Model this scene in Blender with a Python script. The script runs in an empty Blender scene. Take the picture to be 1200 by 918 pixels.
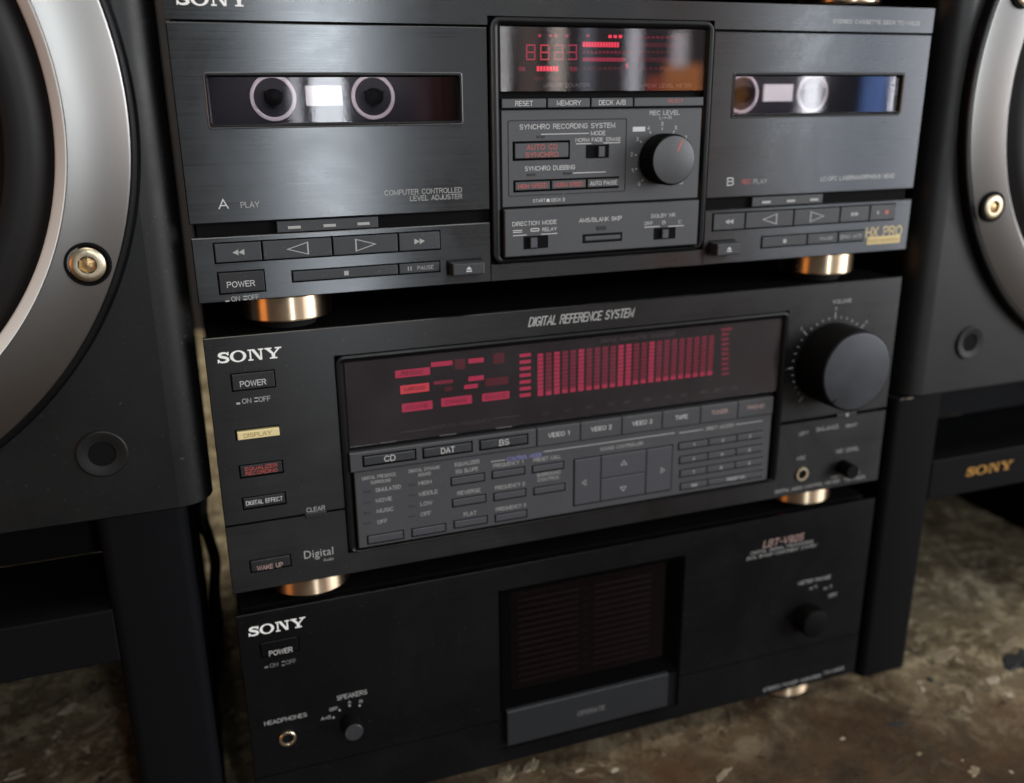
import bpy, bmesh, math, random
from mathutils import Vector, Matrix
random.seed(7)

# ------------------------------------------------------------------ camera
# world: X along the stack front, Y into depth, Z up. Millimetre coordinates (x, y, z) are used below with
# y = 0 on the stack front and z = 0 at lens height; the floor lies FLOOR mm below and is world Z = 0.
FLOOR = -347.0
PXW, PXH, FPX = 1200.0, 918.0, 1055.574
RIGHT = (0.940434, -0.339810, -0.010643)
DOWN = (-0.112731, -0.282144, -0.952726)
FWD = (0.320742, 0.897176, -0.303645)
CAM = (-1.60, -376.81, 0.0)
sc = bpy.context.scene
col = sc.collection
def W(x, y, z): return Vector((x/1000.0, y/1000.0, (z-FLOOR)/1000.0))

cd = bpy.data.cameras.new('camera'); cam = bpy.data.objects.new('camera', cd); col.objects.link(cam)
r, d, f = Vector(RIGHT), Vector(DOWN), Vector(FWD)
m = Matrix.Identity(4)
for i in range(3):
    m[i][0] = r[i]; m[i][1] = -d[i]; m[i][2] = -f[i]
m.translation = W(*CAM)
cam.matrix_world = m
cd.sensor_width = 36.0; cd.lens = 36.0*FPX/PXW; cd.clip_start = 0.01; cd.clip_end = 100
cd.dof.use_dof = True; cd.dof.focus_distance = 0.362; cd.dof.aperture_fstop = 6.2
sc.camera = cam

# ------------------------------------------------------------------ light
sc.view_settings.view_transform = 'Standard'; sc.view_settings.look = 'None'
sc.view_settings.exposure = -0.08; sc.view_settings.gamma = 1.0
wd = bpy.data.worlds.new('World'); sc.world = wd; wd.use_nodes = True
bg = wd.node_tree.nodes['Background']
bg.inputs[0].default_value = (0.86, 0.93, 1.0, 1); bg.inputs[1].default_value = 0.10

def area(name, c, size, target, radiance, color):
    l = bpy.data.lights.new(name, 'AREA'); l.shape = 'RECTANGLE'; l.size, l.size_y = size
    l.energy = radiance*math.pi*size[0]*size[1]; l.color = color
    o = bpy.data.objects.new(name, l); col.objects.link(o); o.location = c
    o.rotation_euler = (Vector(target)-Vector(c)).to_track_quat('-Z', 'Y').to_euler()
    return o
T0 = (0.17, 0, 0.25)
# tall gaps of an open doorway and windows behind the photographer, seen mirrored in the glass
def slot(name, xa, xb, rad, colr, y=-2600, z0=-250, z1=1300):
    k = (-y+376.8)/376.8
    x0, x1 = (xa+1.6)*k-1.6, (xb+1.6)*k-1.6
    c = W((x0+x1)/2, y, (z0+z1)/2)
    area(name, c, ((x1-x0)/1000, (z1-z0)/1000), (c[0], 0, c[2]), rad, colr)
slot('door_light', 51, 64, 34.0, (0.90, 0.96, 1.0), -2600, -250, 2000)
slot('door_light', 42.5, 47, 14.0, (0.92, 0.97, 1.0))
slot('window_light', 281, 292, 24.0, (0.95, 0.98, 1.0), -2600, -250, 2000)
slot('window_light', 316, 331, 2.6, (0.25, 0.45, 1.0))
slot('window_light', 334.5, 338, 9.0, (0.95, 0.97, 1.0))
slot('window_light', 152, 159, 3.2, (1.0, 0.93, 0.82))
slot('window_light', 188, 195, 4.2, (0.85, 0.93, 1.0))
slot('window_light', 138, 147, 0.5, (1.0, 0.75, 0.6), -2600, -250, 900)
slot('window_light', 166, 172, 1.3, (0.7, 0.85, 1.0), -2600, -250, 700)
slot('window_light', 210, 218, 3.0, (0.95, 0.97, 1.0), -2600, 120, 240)
slot('warm_light', 243, 251, 2.4, (1.0, 0.42, 0.14), -2600, -250, 150)
slot('window_light', 129, 133, 5.0, (0.95, 1.0, 1.0))
slot('warm_light', 92, 108, 0.45, (1.0, 0.22, 0.16), -2600, -100, 120)
slot('warm_light', 198, 206, 1.6, (1.0, 0.16, 0.06), -2600, -250, 90)
slot('warm_light', 206.5, 226, 2.4, (1.0, 0.34, 0.06), -2600, -250, 130)
area('wide_window_light', (3.75, -2.3, 1.05), (1.7, 2.1), (0.3, 0, 0.4), 12.0, (0.97, 0.98, 1.0))
area('overhead_fill_light', (0.3, -0.2, 2.7), (1.6, 1.6), (0.3, 0.1, 0), 6.0, (1.0, 0.95, 0.86))  # unseen overhead lamp, added as fill for the floor and top faces
area('rear_fill_light', (0.1, 0.85, 2.2), (1.6, 0.5), (0.1, 0.6, 0), 7.0, (1.0, 0.95, 0.80))  # unseen lamp, added to brighten the floor behind the stack
area('warm_light', (-1.5, -0.75, 0.35), (0.5, 0.6), (0.0, 0.0, 0.2), 3.0, (1.0, 0.36, 0.07))

# ------------------------------------------------------------------ pixel -> front plane
def ray(px, py):
    a, b = px-PXW/2, py-PXH/2
    return tuple(RIGHT[i]*a+DOWN[i]*b+FWD[i]*FPX for i in range(3))
def P(px, py, y=0.0):
    v = ray(px, py); t = (y-CAM[1])/v[1]
    return CAM[0]+t*v[0], t*v[2]
def F(px, py):
    v = ray(px, py); t = FLOOR/v[2]
    return CAM[0]+t*v[0], CAM[1]+t*v[1]
def rect(tl, tr, bl, y=0.0):
    a, b, c = P(*tl, y), P(*tr, y), P(*bl, y)
    return ((a[0]+c[0])/2, b[0], c[1], (a[1]+b[1])/2)        # x0 x1 z0 z1
def grow(q, g): return (q[0]-g, q[1]+g, q[2]-g, q[3]+g)

# ------------------------------------------------------------------ materials
MATS = {}
def mat(name, c, rough=0.5, metal=0.0, spec=0.5, brushed=False, grain=0.0, gscale=900.0, var=0.0, emit=None, es=0.0, aniso=0.0, tang=(0, 0, 1), coat=0.0, speck=0.0):
    M = bpy.data.materials.new(name); M.use_nodes = True; nt = M.node_tree; b = nt.nodes['Principled BSDF']
    N = nt.nodes.new; L = nt.links.new
    b.inputs['Base Color'].default_value = (*c, 1); b.inputs['Roughness'].default_value = rough
    b.inputs['Metallic'].default_value = metal; b.inputs['Specular IOR Level'].default_value = spec
    b.inputs['Coat Weight'].default_value = coat; b.inputs['Coat Roughness'].default_value = 0.08
    if emit:
        b.inputs['Emission Color'].default_value = (*emit, 1); b.inputs['Emission Strength'].default_value = es
    tc = N('ShaderNodeTexCoord')
    if brushed:
        mp = N('ShaderNodeMapping'); mp.inputs['Scale'].default_value = (9, 9, 9000) if brushed == 1 else (40, 40, 40)
        L(tc.outputs['Object'], mp.inputs['Vector'])
        n = N('ShaderNodeTexNoise'); n.inputs['Scale'].default_value = 1.0; n.inputs['Detail'].default_value = 3
        L(mp.outputs['Vector'], n.inputs['Vector'])
        bp = N('ShaderNodeBump'); bp.inputs['Strength'].default_value = 0.03; bp.inputs['Distance'].default_value = 0.0001
        L(n.outputs['Fac'], bp.inputs['Height']); L(bp.outputs['Normal'], b.inputs['Normal'])
        mr = N('ShaderNodeMapRange'); mr.inputs['From Min'].default_value = 0.3; mr.inputs['From Max'].default_value = 0.7
        mr.inputs['To Min'].default_value = rough*0.85; mr.inputs['To Max'].default_value = rough*1.15
        L(n.outputs['Fac'], mr.inputs['Value'])
        n2 = N('ShaderNodeTexNoise'); n2.inputs['Scale'].default_value = 16; n2.inputs['Detail'].default_value = 7; n2.inputs['Roughness'].default_value = 0.65; n2.inputs['Distortion'].default_value = 0.6
        L(tc.outputs['Object'], n2.inputs['Vector'])                  # hand marks and dust change the sheen
        m2 = N('ShaderNodeMapRange'); m2.inputs['From Min'].default_value = 0.35; m2.inputs['From Max'].default_value = 0.7; m2.inputs['To Min'].default_value = 0.9; m2.inputs['To Max'].default_value = 1.3
        L(n2.outputs['Fac'], m2.inputs['Value']); ml = N('ShaderNodeMath'); ml.operation = 'MULTIPLY'
        L(mr.outputs['Result'], ml.inputs[0]); L(m2.outputs['Result'], ml.inputs[1]); L(ml.outputs[0], b.inputs['Roughness'])
        mx = N('ShaderNodeMix'); mx.data_type = 'RGBA'; mx.inputs['A'].default_value = (*[v*0.94 for v in c], 1); mx.inputs['B'].default_value = (*[v*1.06 for v in c], 1)
        L(n.outputs['Fac'], mx.inputs['Factor']); L(mx.outputs['Result'], b.inputs['Base Color'])
    if aniso:
        b.inputs['Anisotropic'].default_value = aniso
        cx = N('ShaderNodeCombineXYZ')
        for i in range(3): cx.inputs[i].default_value = tang[i]
        L(cx.outputs[0], b.inputs['Tangent'])
    if grain:
        n = N('ShaderNodeTexNoise'); n.inputs['Scale'].default_value = gscale; n.inputs['Detail'].default_value = 4
        L(tc.outputs['Object'], n.inputs['Vector'])
        bp = N('ShaderNodeBump'); bp.inputs['Strength'].default_value = grain; bp.inputs['Distance'].default_value = 0.0003
        L(n.outputs['Fac'], bp.inputs['Height']); L(bp.outputs['Normal'], b.inputs['Normal'])
    if var:
        n = N('ShaderNodeTexNoise'); n.inputs['Scale'].default_value = 25; n.inputs['Detail'].default_value = 6; n.inputs['Roughness'].default_value = 0.7
        L(tc.outputs['Object'], n.inputs['Vector'])
        mr = N('ShaderNodeMapRange'); mr.inputs['From Min'].default_value = 0.3; mr.inputs['From Max'].default_value = 0.7
        mr.inputs['To Min'].default_value = max(0.02, rough-var); mr.inputs['To Max'].default_value = min(1, rough+var)
        L(n.outputs['Fac'], mr.inputs['Value']); L(mr.outputs['Result'], b.inputs['Roughness'])
    if speck:                                                     # fine lint and dust lying on the surface
        v = N('ShaderNodeTexNoise'); v.inputs['Scale'].default_value = 700; v.inputs['Detail'].default_value = 2
        L(tc.outputs['Object'], v.inputs['Vector'])
        rp = N('ShaderNodeMapRange'); rp.inputs['From Min'].default_value = 0.66; rp.inputs['From Max'].default_value = 0.78; rp.inputs['To Max'].default_value = speck
        L(v.outputs['Fac'], rp.inputs['Value'])
        mx = N('ShaderNodeMix'); mx.data_type = 'RGBA'; mx.inputs['B'].default_value = (0.35, 0.33, 0.3, 1); mx.inputs['A'].default_value = (*c, 1)
        src = b.inputs['Base Color'].links
        if src: L(src[0].from_socket, mx.inputs['A'])
        L(rp.outputs['Result'], mx.inputs['Factor']); L(mx.outputs['Result'], b.inputs['Base Color'])
    MATS[name] = M
    return M
mat('deck_metal', (0.090, 0.093, 0.098), 0.29, 1.0, brushed=1, aniso=0.96)
mat('receiver_metal', (0.042, 0.0415, 0.042), 0.32, 0.9, brushed=1, aniso=0.7, speck=0.2)
mat('amp_metal', (0.0125, 0.0125, 0.0135), 0.34, 0.85, brushed=1, aniso=0.6, speck=0.18)
mat('chassis_black', (0.004, 0.004, 0.004), 0.7, 0, 0.06, grain=0.15)
mat('rim_grey', (0.17, 0.17, 0.18), 0.3, 0.6, var=0.08)
mat('gap_black', (0.004, 0.004, 0.004), 0.8, 0, 0.1, grain=0.1)
mat('button_plastic', (0.030, 0.032, 0.036), 0.42, 0, 0.45, grain=0.08, var=0.08, speck=0.15)
mat('dark_button', (0.016, 0.016, 0.018), 0.45, 0, 0.4, grain=0.08, speck=0.15)
mat('console_grey', (0.060, 0.062, 0.066), 0.45, 0.2, 0.45, grain=0.08, var=0.08, speck=0.12)
mat('keypad_grey', (0.062, 0.063, 0.068), 0.45, 0.2, 0.45, grain=0.08, var=0.08, speck=0.15)
mat('key_grey', (0.060, 0.062, 0.070), 0.42, 0.1, 0.45, grain=0.08)
mat('flap_grey', (0.021, 0.023, 0.026), 0.42, 0.2, 0.45, grain=0.08, speck=0.1)
mat('bezel_black', (0.003, 0.003, 0.0035), 0.34, 0, 0.22, var=0.08)
mat('knob_face', (0.050, 0.053, 0.060), 0.42, 0.7, brushed=2, aniso=0.3)
mat('knob_side', (0.003, 0.003, 0.003), 0.55, 0, 0.10, grain=0.1)
mat('print_white', (0.54, 0.54, 0.53), 0.5, var=0.1)
mat('print_grey', (0.36, 0.36, 0.35), 0.5, var=0.1)
mat('print_dim', (0.16, 0.16, 0.16), 0.5, var=0.1)
mat('print_red', (0.50, 0.085, 0.065), 0.5, var=0.1)
mat('print_pink', (0.42, 0.28, 0.25), 0.5, var=0.1)
mat('print_blue', (0.22, 0.22, 0.52), 0.5, var=0.1)
mat('print_gold', (0.46, 0.36, 0.17), 0.4, 0.5, var=0.1)
mat('print_brown', (0.30, 0.20, 0.06), 0.5, var=0.1)
mat('logo_white', (0.85, 0.85, 0.83), 0.35, 0.0, var=0.1)
mat('logo_gold', (0.62, 0.33, 0.08), 0.35, 0.6, var=0.1)
mat('cream_key', (0.72, 0.60, 0.30), 0.45, 0, var=0.1, speck=0.1)
mat('gold_metal', (0.90, 0.70, 0.49), 0.30, 1.0, brushed=1, aniso=0.95)
mat('bolt_metal', (0.62, 0.53, 0.38), 0.36, 1.0, var=0.15, grain=0.2, gscale=500)
mat('socket_black', (0.004, 0.004, 0.004), 0.55, 0, 0.35, grain=0.1)
mat('rubber', (0.005, 0.005, 0.005), 0.8, 0, 0.2, grain=0.2)
mat('ring_metal', (0.25, 0.242, 0.234), 0.33, 1.0, var=0.006)
mat('trim_silver', (0.92, 0.90, 0.86), 0.35, 0.0, var=0.08)
mat('surround_rubber', (0.006, 0.005, 0.005), 0.5, 0, 0.25, grain=0.1)
mat('cone_paper', (0.007, 0.007, 0.007), 0.75, grain=0.5, gscale=260)
mat('cabinet_vinyl', (0.0045, 0.0045, 0.0045), 0.46, 0, 0.34, grain=0.07, gscale=2600, var=0.08, speck=0.1)
mat('stand_black', (0.004, 0.0042, 0.005), 0.6, 0, 0.07, grain=0.1, gscale=1200)
mat('spindle_white', (0.72, 0.66, 0.66), 0.5, var=0.1)
mat('reflector_white', (0.85, 0.84, 0.80), 0.4, var=0.1)
mat('well_dark', (0.012, 0.011, 0.014), 0.5, 0, 0.3, var=0.1)
mat('led_bright', (0.02, 0, 0), 0.4, emit=(1.0, 0.06, 0.12), es=1.4, var=0.1)
mat('led_orange', (0.02, 0, 0), 0.4, emit=(1.0, 0.08, 0.11), es=0.70, var=0.1)
mat('led_mid', (0.02, 0, 0), 0.4, emit=(0.95, 0.05, 0.16), es=0.50, var=0.1)
mat('led_dim', (0.02, 0, 0), 0.4, emit=(0.95, 0.05, 0.15), es=0.22, var=0.1)
mat('led_faint', (0.02, 0, 0), 0.4, emit=(0.9, 0.05, 0.14), es=0.09, var=0.1)
mat('meter_black', (0.002, 0.002, 0.002), 0.9, 0, 0.0, var=0.05)
mat('meter_print', (0.03, 0.028, 0.028), 0.6, var=0.1)
mat('meter_back', (0.004, 0.0035, 0.0035), 0.6, 0, 0.1, var=0.1)
mat('display_back', (0.030, 0.026, 0.028), 0.5, 0, 0.2, var=0.1)
mat('meter_mark', (0.010, 0.0045, 0.0042), 0.5, var=0.1)
mat('hex_dark', (0.55, 0.36, 0.18), 0.35, 0.9, var=0.1, grain=0.3)
mat('flake_pale', (0.22, 0.175, 0.115), 0.8, grain=0.8, gscale=400)
mat('flake_white', (0.36, 0.31, 0.23), 0.8, grain=0.8, gscale=400)
mat('flake_dark', (0.015, 0.016, 0.018), 0.8, grain=0.6, gscale=400)
mat('wall_dark', (0.010, 0.007, 0.006), 0.8, grain=0.4, gscale=30, var=0.1)
mat('cable_black', (0.010, 0.010, 0.010), 0.5, grain=0.1)

def glass(name, tint, rough=0.01, ior=1.5, boost=1.0, haze=0.0):
    M = bpy.data.materials.new(name); M.use_nodes = True; nt = M.node_tree; nt.nodes.clear()
    N = nt.nodes.new; L = nt.links.new
    o = N('ShaderNodeOutputMaterial'); mx = N('ShaderNodeMixShader'); t = N('ShaderNodeBsdfTransparent'); g = N('ShaderNodeBsdfGlossy')
    fr = N('ShaderNodeFresnel'); fr.inputs['IOR'].default_value = ior
    t.inputs['Color'].default_value = (*tint, 1); g.inputs['Roughness'].default_value = rough
    mu = N('ShaderNodeMath'); mu.operation = 'MULTIPLY'; mu.inputs[1].default_value = boost
    tc = N('ShaderNodeTexCoord'); n = N('ShaderNodeTexNoise'); n.inputs['Scale'].default_value = 35; n.inputs['Detail'].default_value = 5
    mr = N('ShaderNodeMapRange'); mr.inputs['From Min'].default_value = 0.35; mr.inputs['From Max'].default_value = 0.75
    mr.inputs['To Min'].default_value = rough; mr.inputs['To Max'].default_value = rough*1.6+0.02
    L(tc.outputs['Object'], n.inputs['Vector']); L(n.outputs['Fac'], mr.inputs['Value']); L(mr.outputs['Result'], g.inputs['Roughness'])
    L(fr.outputs[0], mu.inputs[0]); L(mu.outputs[0], mx.inputs[0]); L(t.outputs[0], mx.inputs[1]); L(g.outputs[0], mx.inputs[2])
    if haze:  # grey diffuse mix imitates the hazy reflection on the display panes
        df = N('ShaderNodeBsdfDiffuse'); df.inputs['Color'].default_value = (0.42, 0.42, 0.42, 1); m2 = N('ShaderNodeMixShader')
        dm = N('ShaderNodeMapRange'); dm.inputs['From Min'].default_value = 0.3; dm.inputs['From Max'].default_value = 0.75; dm.inputs['To Min'].default_value = haze*0.5; dm.inputs['To Max'].default_value = haze*1.6
        L(n.outputs['Fac'], dm.inputs['Value']); L(dm.outputs['Result'], m2.inputs[0]); L(mx.outputs[0], m2.inputs[1]); L(df.outputs[0], m2.inputs[2]); L(m2.outputs[0], o.inputs[0])
    else: L(mx.outputs[0], o.inputs[0])
    MATS[name] = M
glass('smoked_glass', (0.80, 0.78, 0.82), 0.02, 1.5, 0.42)
glass('display_glass', (0.85, 0.80, 0.83), 0.10, 1.5, 1.0, 0.020)
glass('counter_glass', (0.85, 0.78, 0.80), 0.02, 1.5, 1.3, 0.012)
glass('meter_glass', (0.8, 0.75, 0.75), 0.12, 1.4, 0.25)

def floor_material():
    M = bpy.data.materials.new('floor_concrete'); M.use_nodes = True; nt = M.node_tree; b = nt.nodes['Principled BSDF']
    N = nt.nodes.new; L = nt.links.new
    tc = N('ShaderNodeTexCoord')
    def noise(s, det=8, rg=0.65, dist=0.0):
        n = N('ShaderNodeTexNoise'); n.inputs['Scale'].default_value = s; n.inputs['Detail'].default_value = det
        n.inputs['Roughness'].default_value = rg; n.inputs['Distortion'].default_value = dist
        L(tc.outputs['Object'], n.inputs['Vector']); return n
    def ramp(src, a, bb):
        q = N('ShaderNodeMapRange'); q.inputs['From Min'].default_value = a; q.inputs['From Max'].default_value = bb
        L(src, q.inputs['Value']); return q.outputs['Result']
    def mix(fac, A, B):
        x = N('ShaderNodeMix'); x.data_type = 'RGBA'
        L(fac, x.inputs['Factor'])
        for k, v in (('A', A), ('B', B)):
            if isinstance(v, tuple): x.inputs[k].default_value = (*v, 1)
            else: L(v, x.inputs[k])
        return x.outputs['Result']
    c = mix(ramp(noise(14, 8, 0.7).outputs['Fac'], 0.36, 0.62), (0.095, 0.066, 0.034), (0.24, 0.19, 0.115))
    c = mix(ramp(noise(44, 9, 0.78, 0.3).outputs['Fac'], 0.50, 0.58), c, (0.38, 0.315, 0.20))
    pm = N('ShaderNodeMath'); pm.operation = 'MULTIPLY'; L(ramp(noise(24, 12, 0.8, 0.9).outputs['Fac'], 0.52, 0.60), pm.inputs[0]); L(ramp(noise(5, 3, 0.5).outputs['Fac'], 0.40, 0.56), pm.inputs[1])
    c = mix(pm.outputs[0], c, (0.58, 0.49, 0.335))
    c = mix(ramp(noise(60, 9, 0.78, 0.4).outputs['Fac'], 0.585, 0.62), c, (0.66, 0.58, 0.42))
    c = mix(ramp(noise(19, 10, 0.78, 0.8).outputs['Fac'], 0.55, 0.64), c, (0.034, 0.022, 0.012))
    c = mix(ramp(noise(85, 7, 0.75).outputs['Fac'], 0.57, 0.63), c, (0.030, 0.022, 0.016))
    c = mix(ramp(noise(7, 4, 0.6).outputs['Fac'], 0.56, 0.72), c, (0.095, 0.042, 0.016))
    # rusty brown staining plus the shade before the stack, painted into the colour
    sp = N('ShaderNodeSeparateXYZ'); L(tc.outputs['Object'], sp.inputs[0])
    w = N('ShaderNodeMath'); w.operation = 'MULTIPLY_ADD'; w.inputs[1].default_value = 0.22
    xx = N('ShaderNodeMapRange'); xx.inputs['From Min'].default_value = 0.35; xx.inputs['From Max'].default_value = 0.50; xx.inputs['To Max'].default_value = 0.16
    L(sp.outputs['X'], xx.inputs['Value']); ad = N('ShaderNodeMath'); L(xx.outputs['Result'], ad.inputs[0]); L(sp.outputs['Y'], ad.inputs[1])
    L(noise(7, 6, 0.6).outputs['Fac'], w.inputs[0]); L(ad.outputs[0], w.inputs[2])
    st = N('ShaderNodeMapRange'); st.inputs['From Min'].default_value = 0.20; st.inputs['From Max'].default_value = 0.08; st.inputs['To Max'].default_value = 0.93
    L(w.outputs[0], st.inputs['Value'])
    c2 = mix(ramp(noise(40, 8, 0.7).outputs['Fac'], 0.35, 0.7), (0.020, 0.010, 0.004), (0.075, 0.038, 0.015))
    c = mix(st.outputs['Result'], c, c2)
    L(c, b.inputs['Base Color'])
    rr = N('ShaderNodeMapRange'); rr.inputs['To Min'].default_value = 0.45; rr.inputs['To Max'].default_value = 0.9
    L(noise(18).outputs['Fac'], rr.inputs['Value']); L(rr.outputs['Result'], b.inputs['Roughness'])
    b.inputs['Specular IOR Level'].default_value = 0.3
    bp = N('ShaderNodeBump'); bp.inputs['Strength'].default_value = 0.7; bp.inputs['Distance'].default_value = 0.004
    L(noise(80, 10, 0.75).outputs['Fac'], bp.inputs['Height']); L(bp.outputs['Normal'], b.inputs['Normal'])
    MATS['floor'] = M
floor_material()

# ------------------------------------------------------------------ mesh helpers
ORG = {}
def thing(name, label, cat, org, group=None):
    o = bpy.data.objects.new(name, None); col.objects.link(o)
    o.empty_display_size = 0.02
    o.location = W(*org); ORG[o.name] = org
    o['label'] = label; o['category'] = cat
    if group: o['group'] = group
    return o
class MB:
    def __init__(s): s.v = []; s.f = []; s.dark = set()
    def add(s, vs, fs):
        n = len(s.v); s.v += vs; s.f += [tuple(i+n for i in q) for q in fs]; return s
    def box(s, x0, x1, y0, y1, z0, z1, c=0.0):
        if c <= 0:
            v = [(x0,y0,z0),(x1,y0,z0),(x1,y0,z1),(x0,y0,z1),(x0,y1,z0),(x1,y1,z0),(x1,y1,z1),(x0,y1,z1)]
            return s.add(v, [(0,1,2,3),(7,6,5,4),(0,4,5,1),(1,5,6,2),(2,6,7,3),(3,7,4,0)])
        v = []
        for g, y in ((c, y0), (c*0.3, y0+c*0.3), (0, y0+c), (0, y1)):
            v += [(x0+g,y,z0+g),(x1-g,y,z0+g),(x1-g,y,z1-g),(x0+g,y,z1-g)]
        fs = [(0,1,2,3),(15,14,13,12)]
        for k in range(3):
            for i in range(4):
                a, b = k*4+i, k*4+(i+1) % 4
                fs.append((a, a+4, b+4, b))
        return s.add(v, fs)
    def lathe(s, prof, cx, cz, n=48, cap0=False, cap1=False, a0=0.0):
        v = []; fs = []
        for (rr, y) in prof:
            for i in range(n):
                a = a0+2*math.pi*i/n
                v.append((cx+rr*math.cos(a), y, cz+rr*math.sin(a)))
        for k in range(len(prof)-1):
            for i in range(n):
                j = (i+1) % n
                fs.append((k*n+i, k*n+j, (k+1)*n+j, (k+1)*n+i))
        if cap0: fs.append(tuple(range(n)))
        if cap1: fs.append(tuple((len(prof)-1)*n+i for i in range(n)))
        return s.add(v, fs)
    def vlathe(s, prof, cx, cy, n=64, cap0=True, cap1=True):          # about a vertical axis, prof (r, z)
        v = []; fs = []
        for (rr, z) in prof:
            for i in range(n):
                a = 2*math.pi*i/n; v.append((cx+rr*math.cos(a), cy+rr*math.sin(a), z))
        for k in range(len(prof)-1):
            for i in range(n):
                j = (i+1) % n; fs.append((k*n+i, k*n+j, (k+1)*n+j, (k+1)*n+i))
        if cap0: fs.append(tuple(range(n)))
        if cap1: fs.append(tuple((len(prof)-1)*n+i for i in range(n)))
        return s.add(v, fs)
    def quad(s, x0, x1, z0, z1, y): return s.add([(x0,y,z0),(x1,y,z0),(x1,y,z1),(x0,y,z1)], [(0,1,2,3)])
    def poly(s, pts, y): return s.add([(x, y, z) for x, z in pts], [tuple(range(len(pts)))])
    def ring(s, o, i, prof, ro, ri, seg=6):
        """frame between rounded rectangles; prof: list of (t 0..1 outer->inner, y)"""
        def rr(q, rad):
            x0, x1, z0, z1 = q; pts = []
            for (cx, cz, a) in ((x1-rad, z1-rad, 0), (x0+rad, z1-rad, 90), (x0+rad, z0+rad, 180), (x1-rad, z0+rad, 270)):
                for k in range(seg+1):
                    t = math.radians(a+90*k/seg); pts.append((cx+rad*math.cos(t), cz+rad*math.sin(t)))
            return pts
        A, B = rr(o, ro), rr(i, ri); n = len(A); v = []; fs = []
        for t, y in prof:
            v += [(a[0]+(b[0]-a[0])*t, y, a[1]+(b[1]-a[1])*t) for a, b in zip(A, B)]
        for k in range(len(prof)-1):
            for q in range(n):
                j = (q+1) % n; fs.append((k*n+q, k*n+j, (k+1)*n+j, (k+1)*n+q))
        return s.add(v, fs)
    def panel(s, x0, x1, z0, z1, holes, y0, y1, hy, c=0.35):
        """front plate with real rectangular wells; holes (x0,x1,z0,z1)"""
        xs = sorted({round(t, 3) for t in [x0+c, x1-c]+[h for q in holes for h in q[:2]]})
        zs = sorted({round(t, 3) for t in [z0+c, z1-c]+[h for q in holes for h in q[2:4]]})
        for a in range(len(xs)-1):
            for b in range(len(zs)-1):
                mx, mz = (xs[a]+xs[a+1])/2, (zs[b]+zs[b+1])/2
                if any(h[0] < mx < h[1] and h[2] < mz < h[3] for h in holes): continue
                s.quad(xs[a], xs[a+1], zs[b], zs[b+1], y0)
        v = [(x0+c,y0,z0+c),(x1-c,y0,z0+c),(x1-c,y0,z1-c),(x0+c,y0,z1-c),(x0,y0+c,z0),(x1,y0+c,z0),(x1,y0+c,z1),(x0,y0+c,z1),(x0,y1,z0),(x1,y1,z0),(x1,y1,z1),(x0,y1,z1)]
        fs = []
        for k in (0, 4):
            for i in range(4): fs.append((k+i, k+(i+1) % 4, k+4+(i+1) % 4, k+4+i))
        s.add(v, fs)
        for h in holes:
            e = h[4] if len(h) > 4 else hy
            v = [(h[0],y0,h[2]),(h[1],y0,h[2]),(h[1],y0,h[3]),(h[0],y0,h[3]),(h[0],e,h[2]),(h[1],e,h[2]),(h[1],e,h[3]),(h[0],e,h[3])]
            s.dark |= set(range(len(s.f), len(s.f)+4))
            s.add(v, [(i, (i+1) % 4, 4+(i+1) % 4, 4+i) for i in range(4)])
        return s
    def build(s, name, material, parent, smooth=False, label=None, org=None):
        o0 = org or ORG[root(parent).name]
        me = bpy.data.meshes.new(name)
        me.from_pydata([((x-o0[0])/1000, (y-o0[1])/1000, (z-o0[2])/1000) for x, y, z in s.v], [], s.f)
        for i in s.dark: me.polygons[i].material_index = 1
        bm = bmesh.new(); bm.from_mesh(me); bmesh.ops.remove_doubles(bm, verts=bm.verts, dist=1e-7)
        bmesh.ops.recalc_face_normals(bm, faces=bm.faces); bm.to_mesh(me); bm.free()
        me.materials.append(MATS[material])
        if s.dark: me.materials.append(MATS['gap_black'])
        if smooth:
            me.shade_smooth(); me.set_sharp_from_angle(angle=math.radians(35))
        o = bpy.data.objects.new(name, me); col.objects.link(o)
        if parent: o.parent = parent
        if label: o['label'] = label
        return o
def root(o):
    while o.parent: o = o.parent
    return o
def flip_front(o): return o

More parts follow.
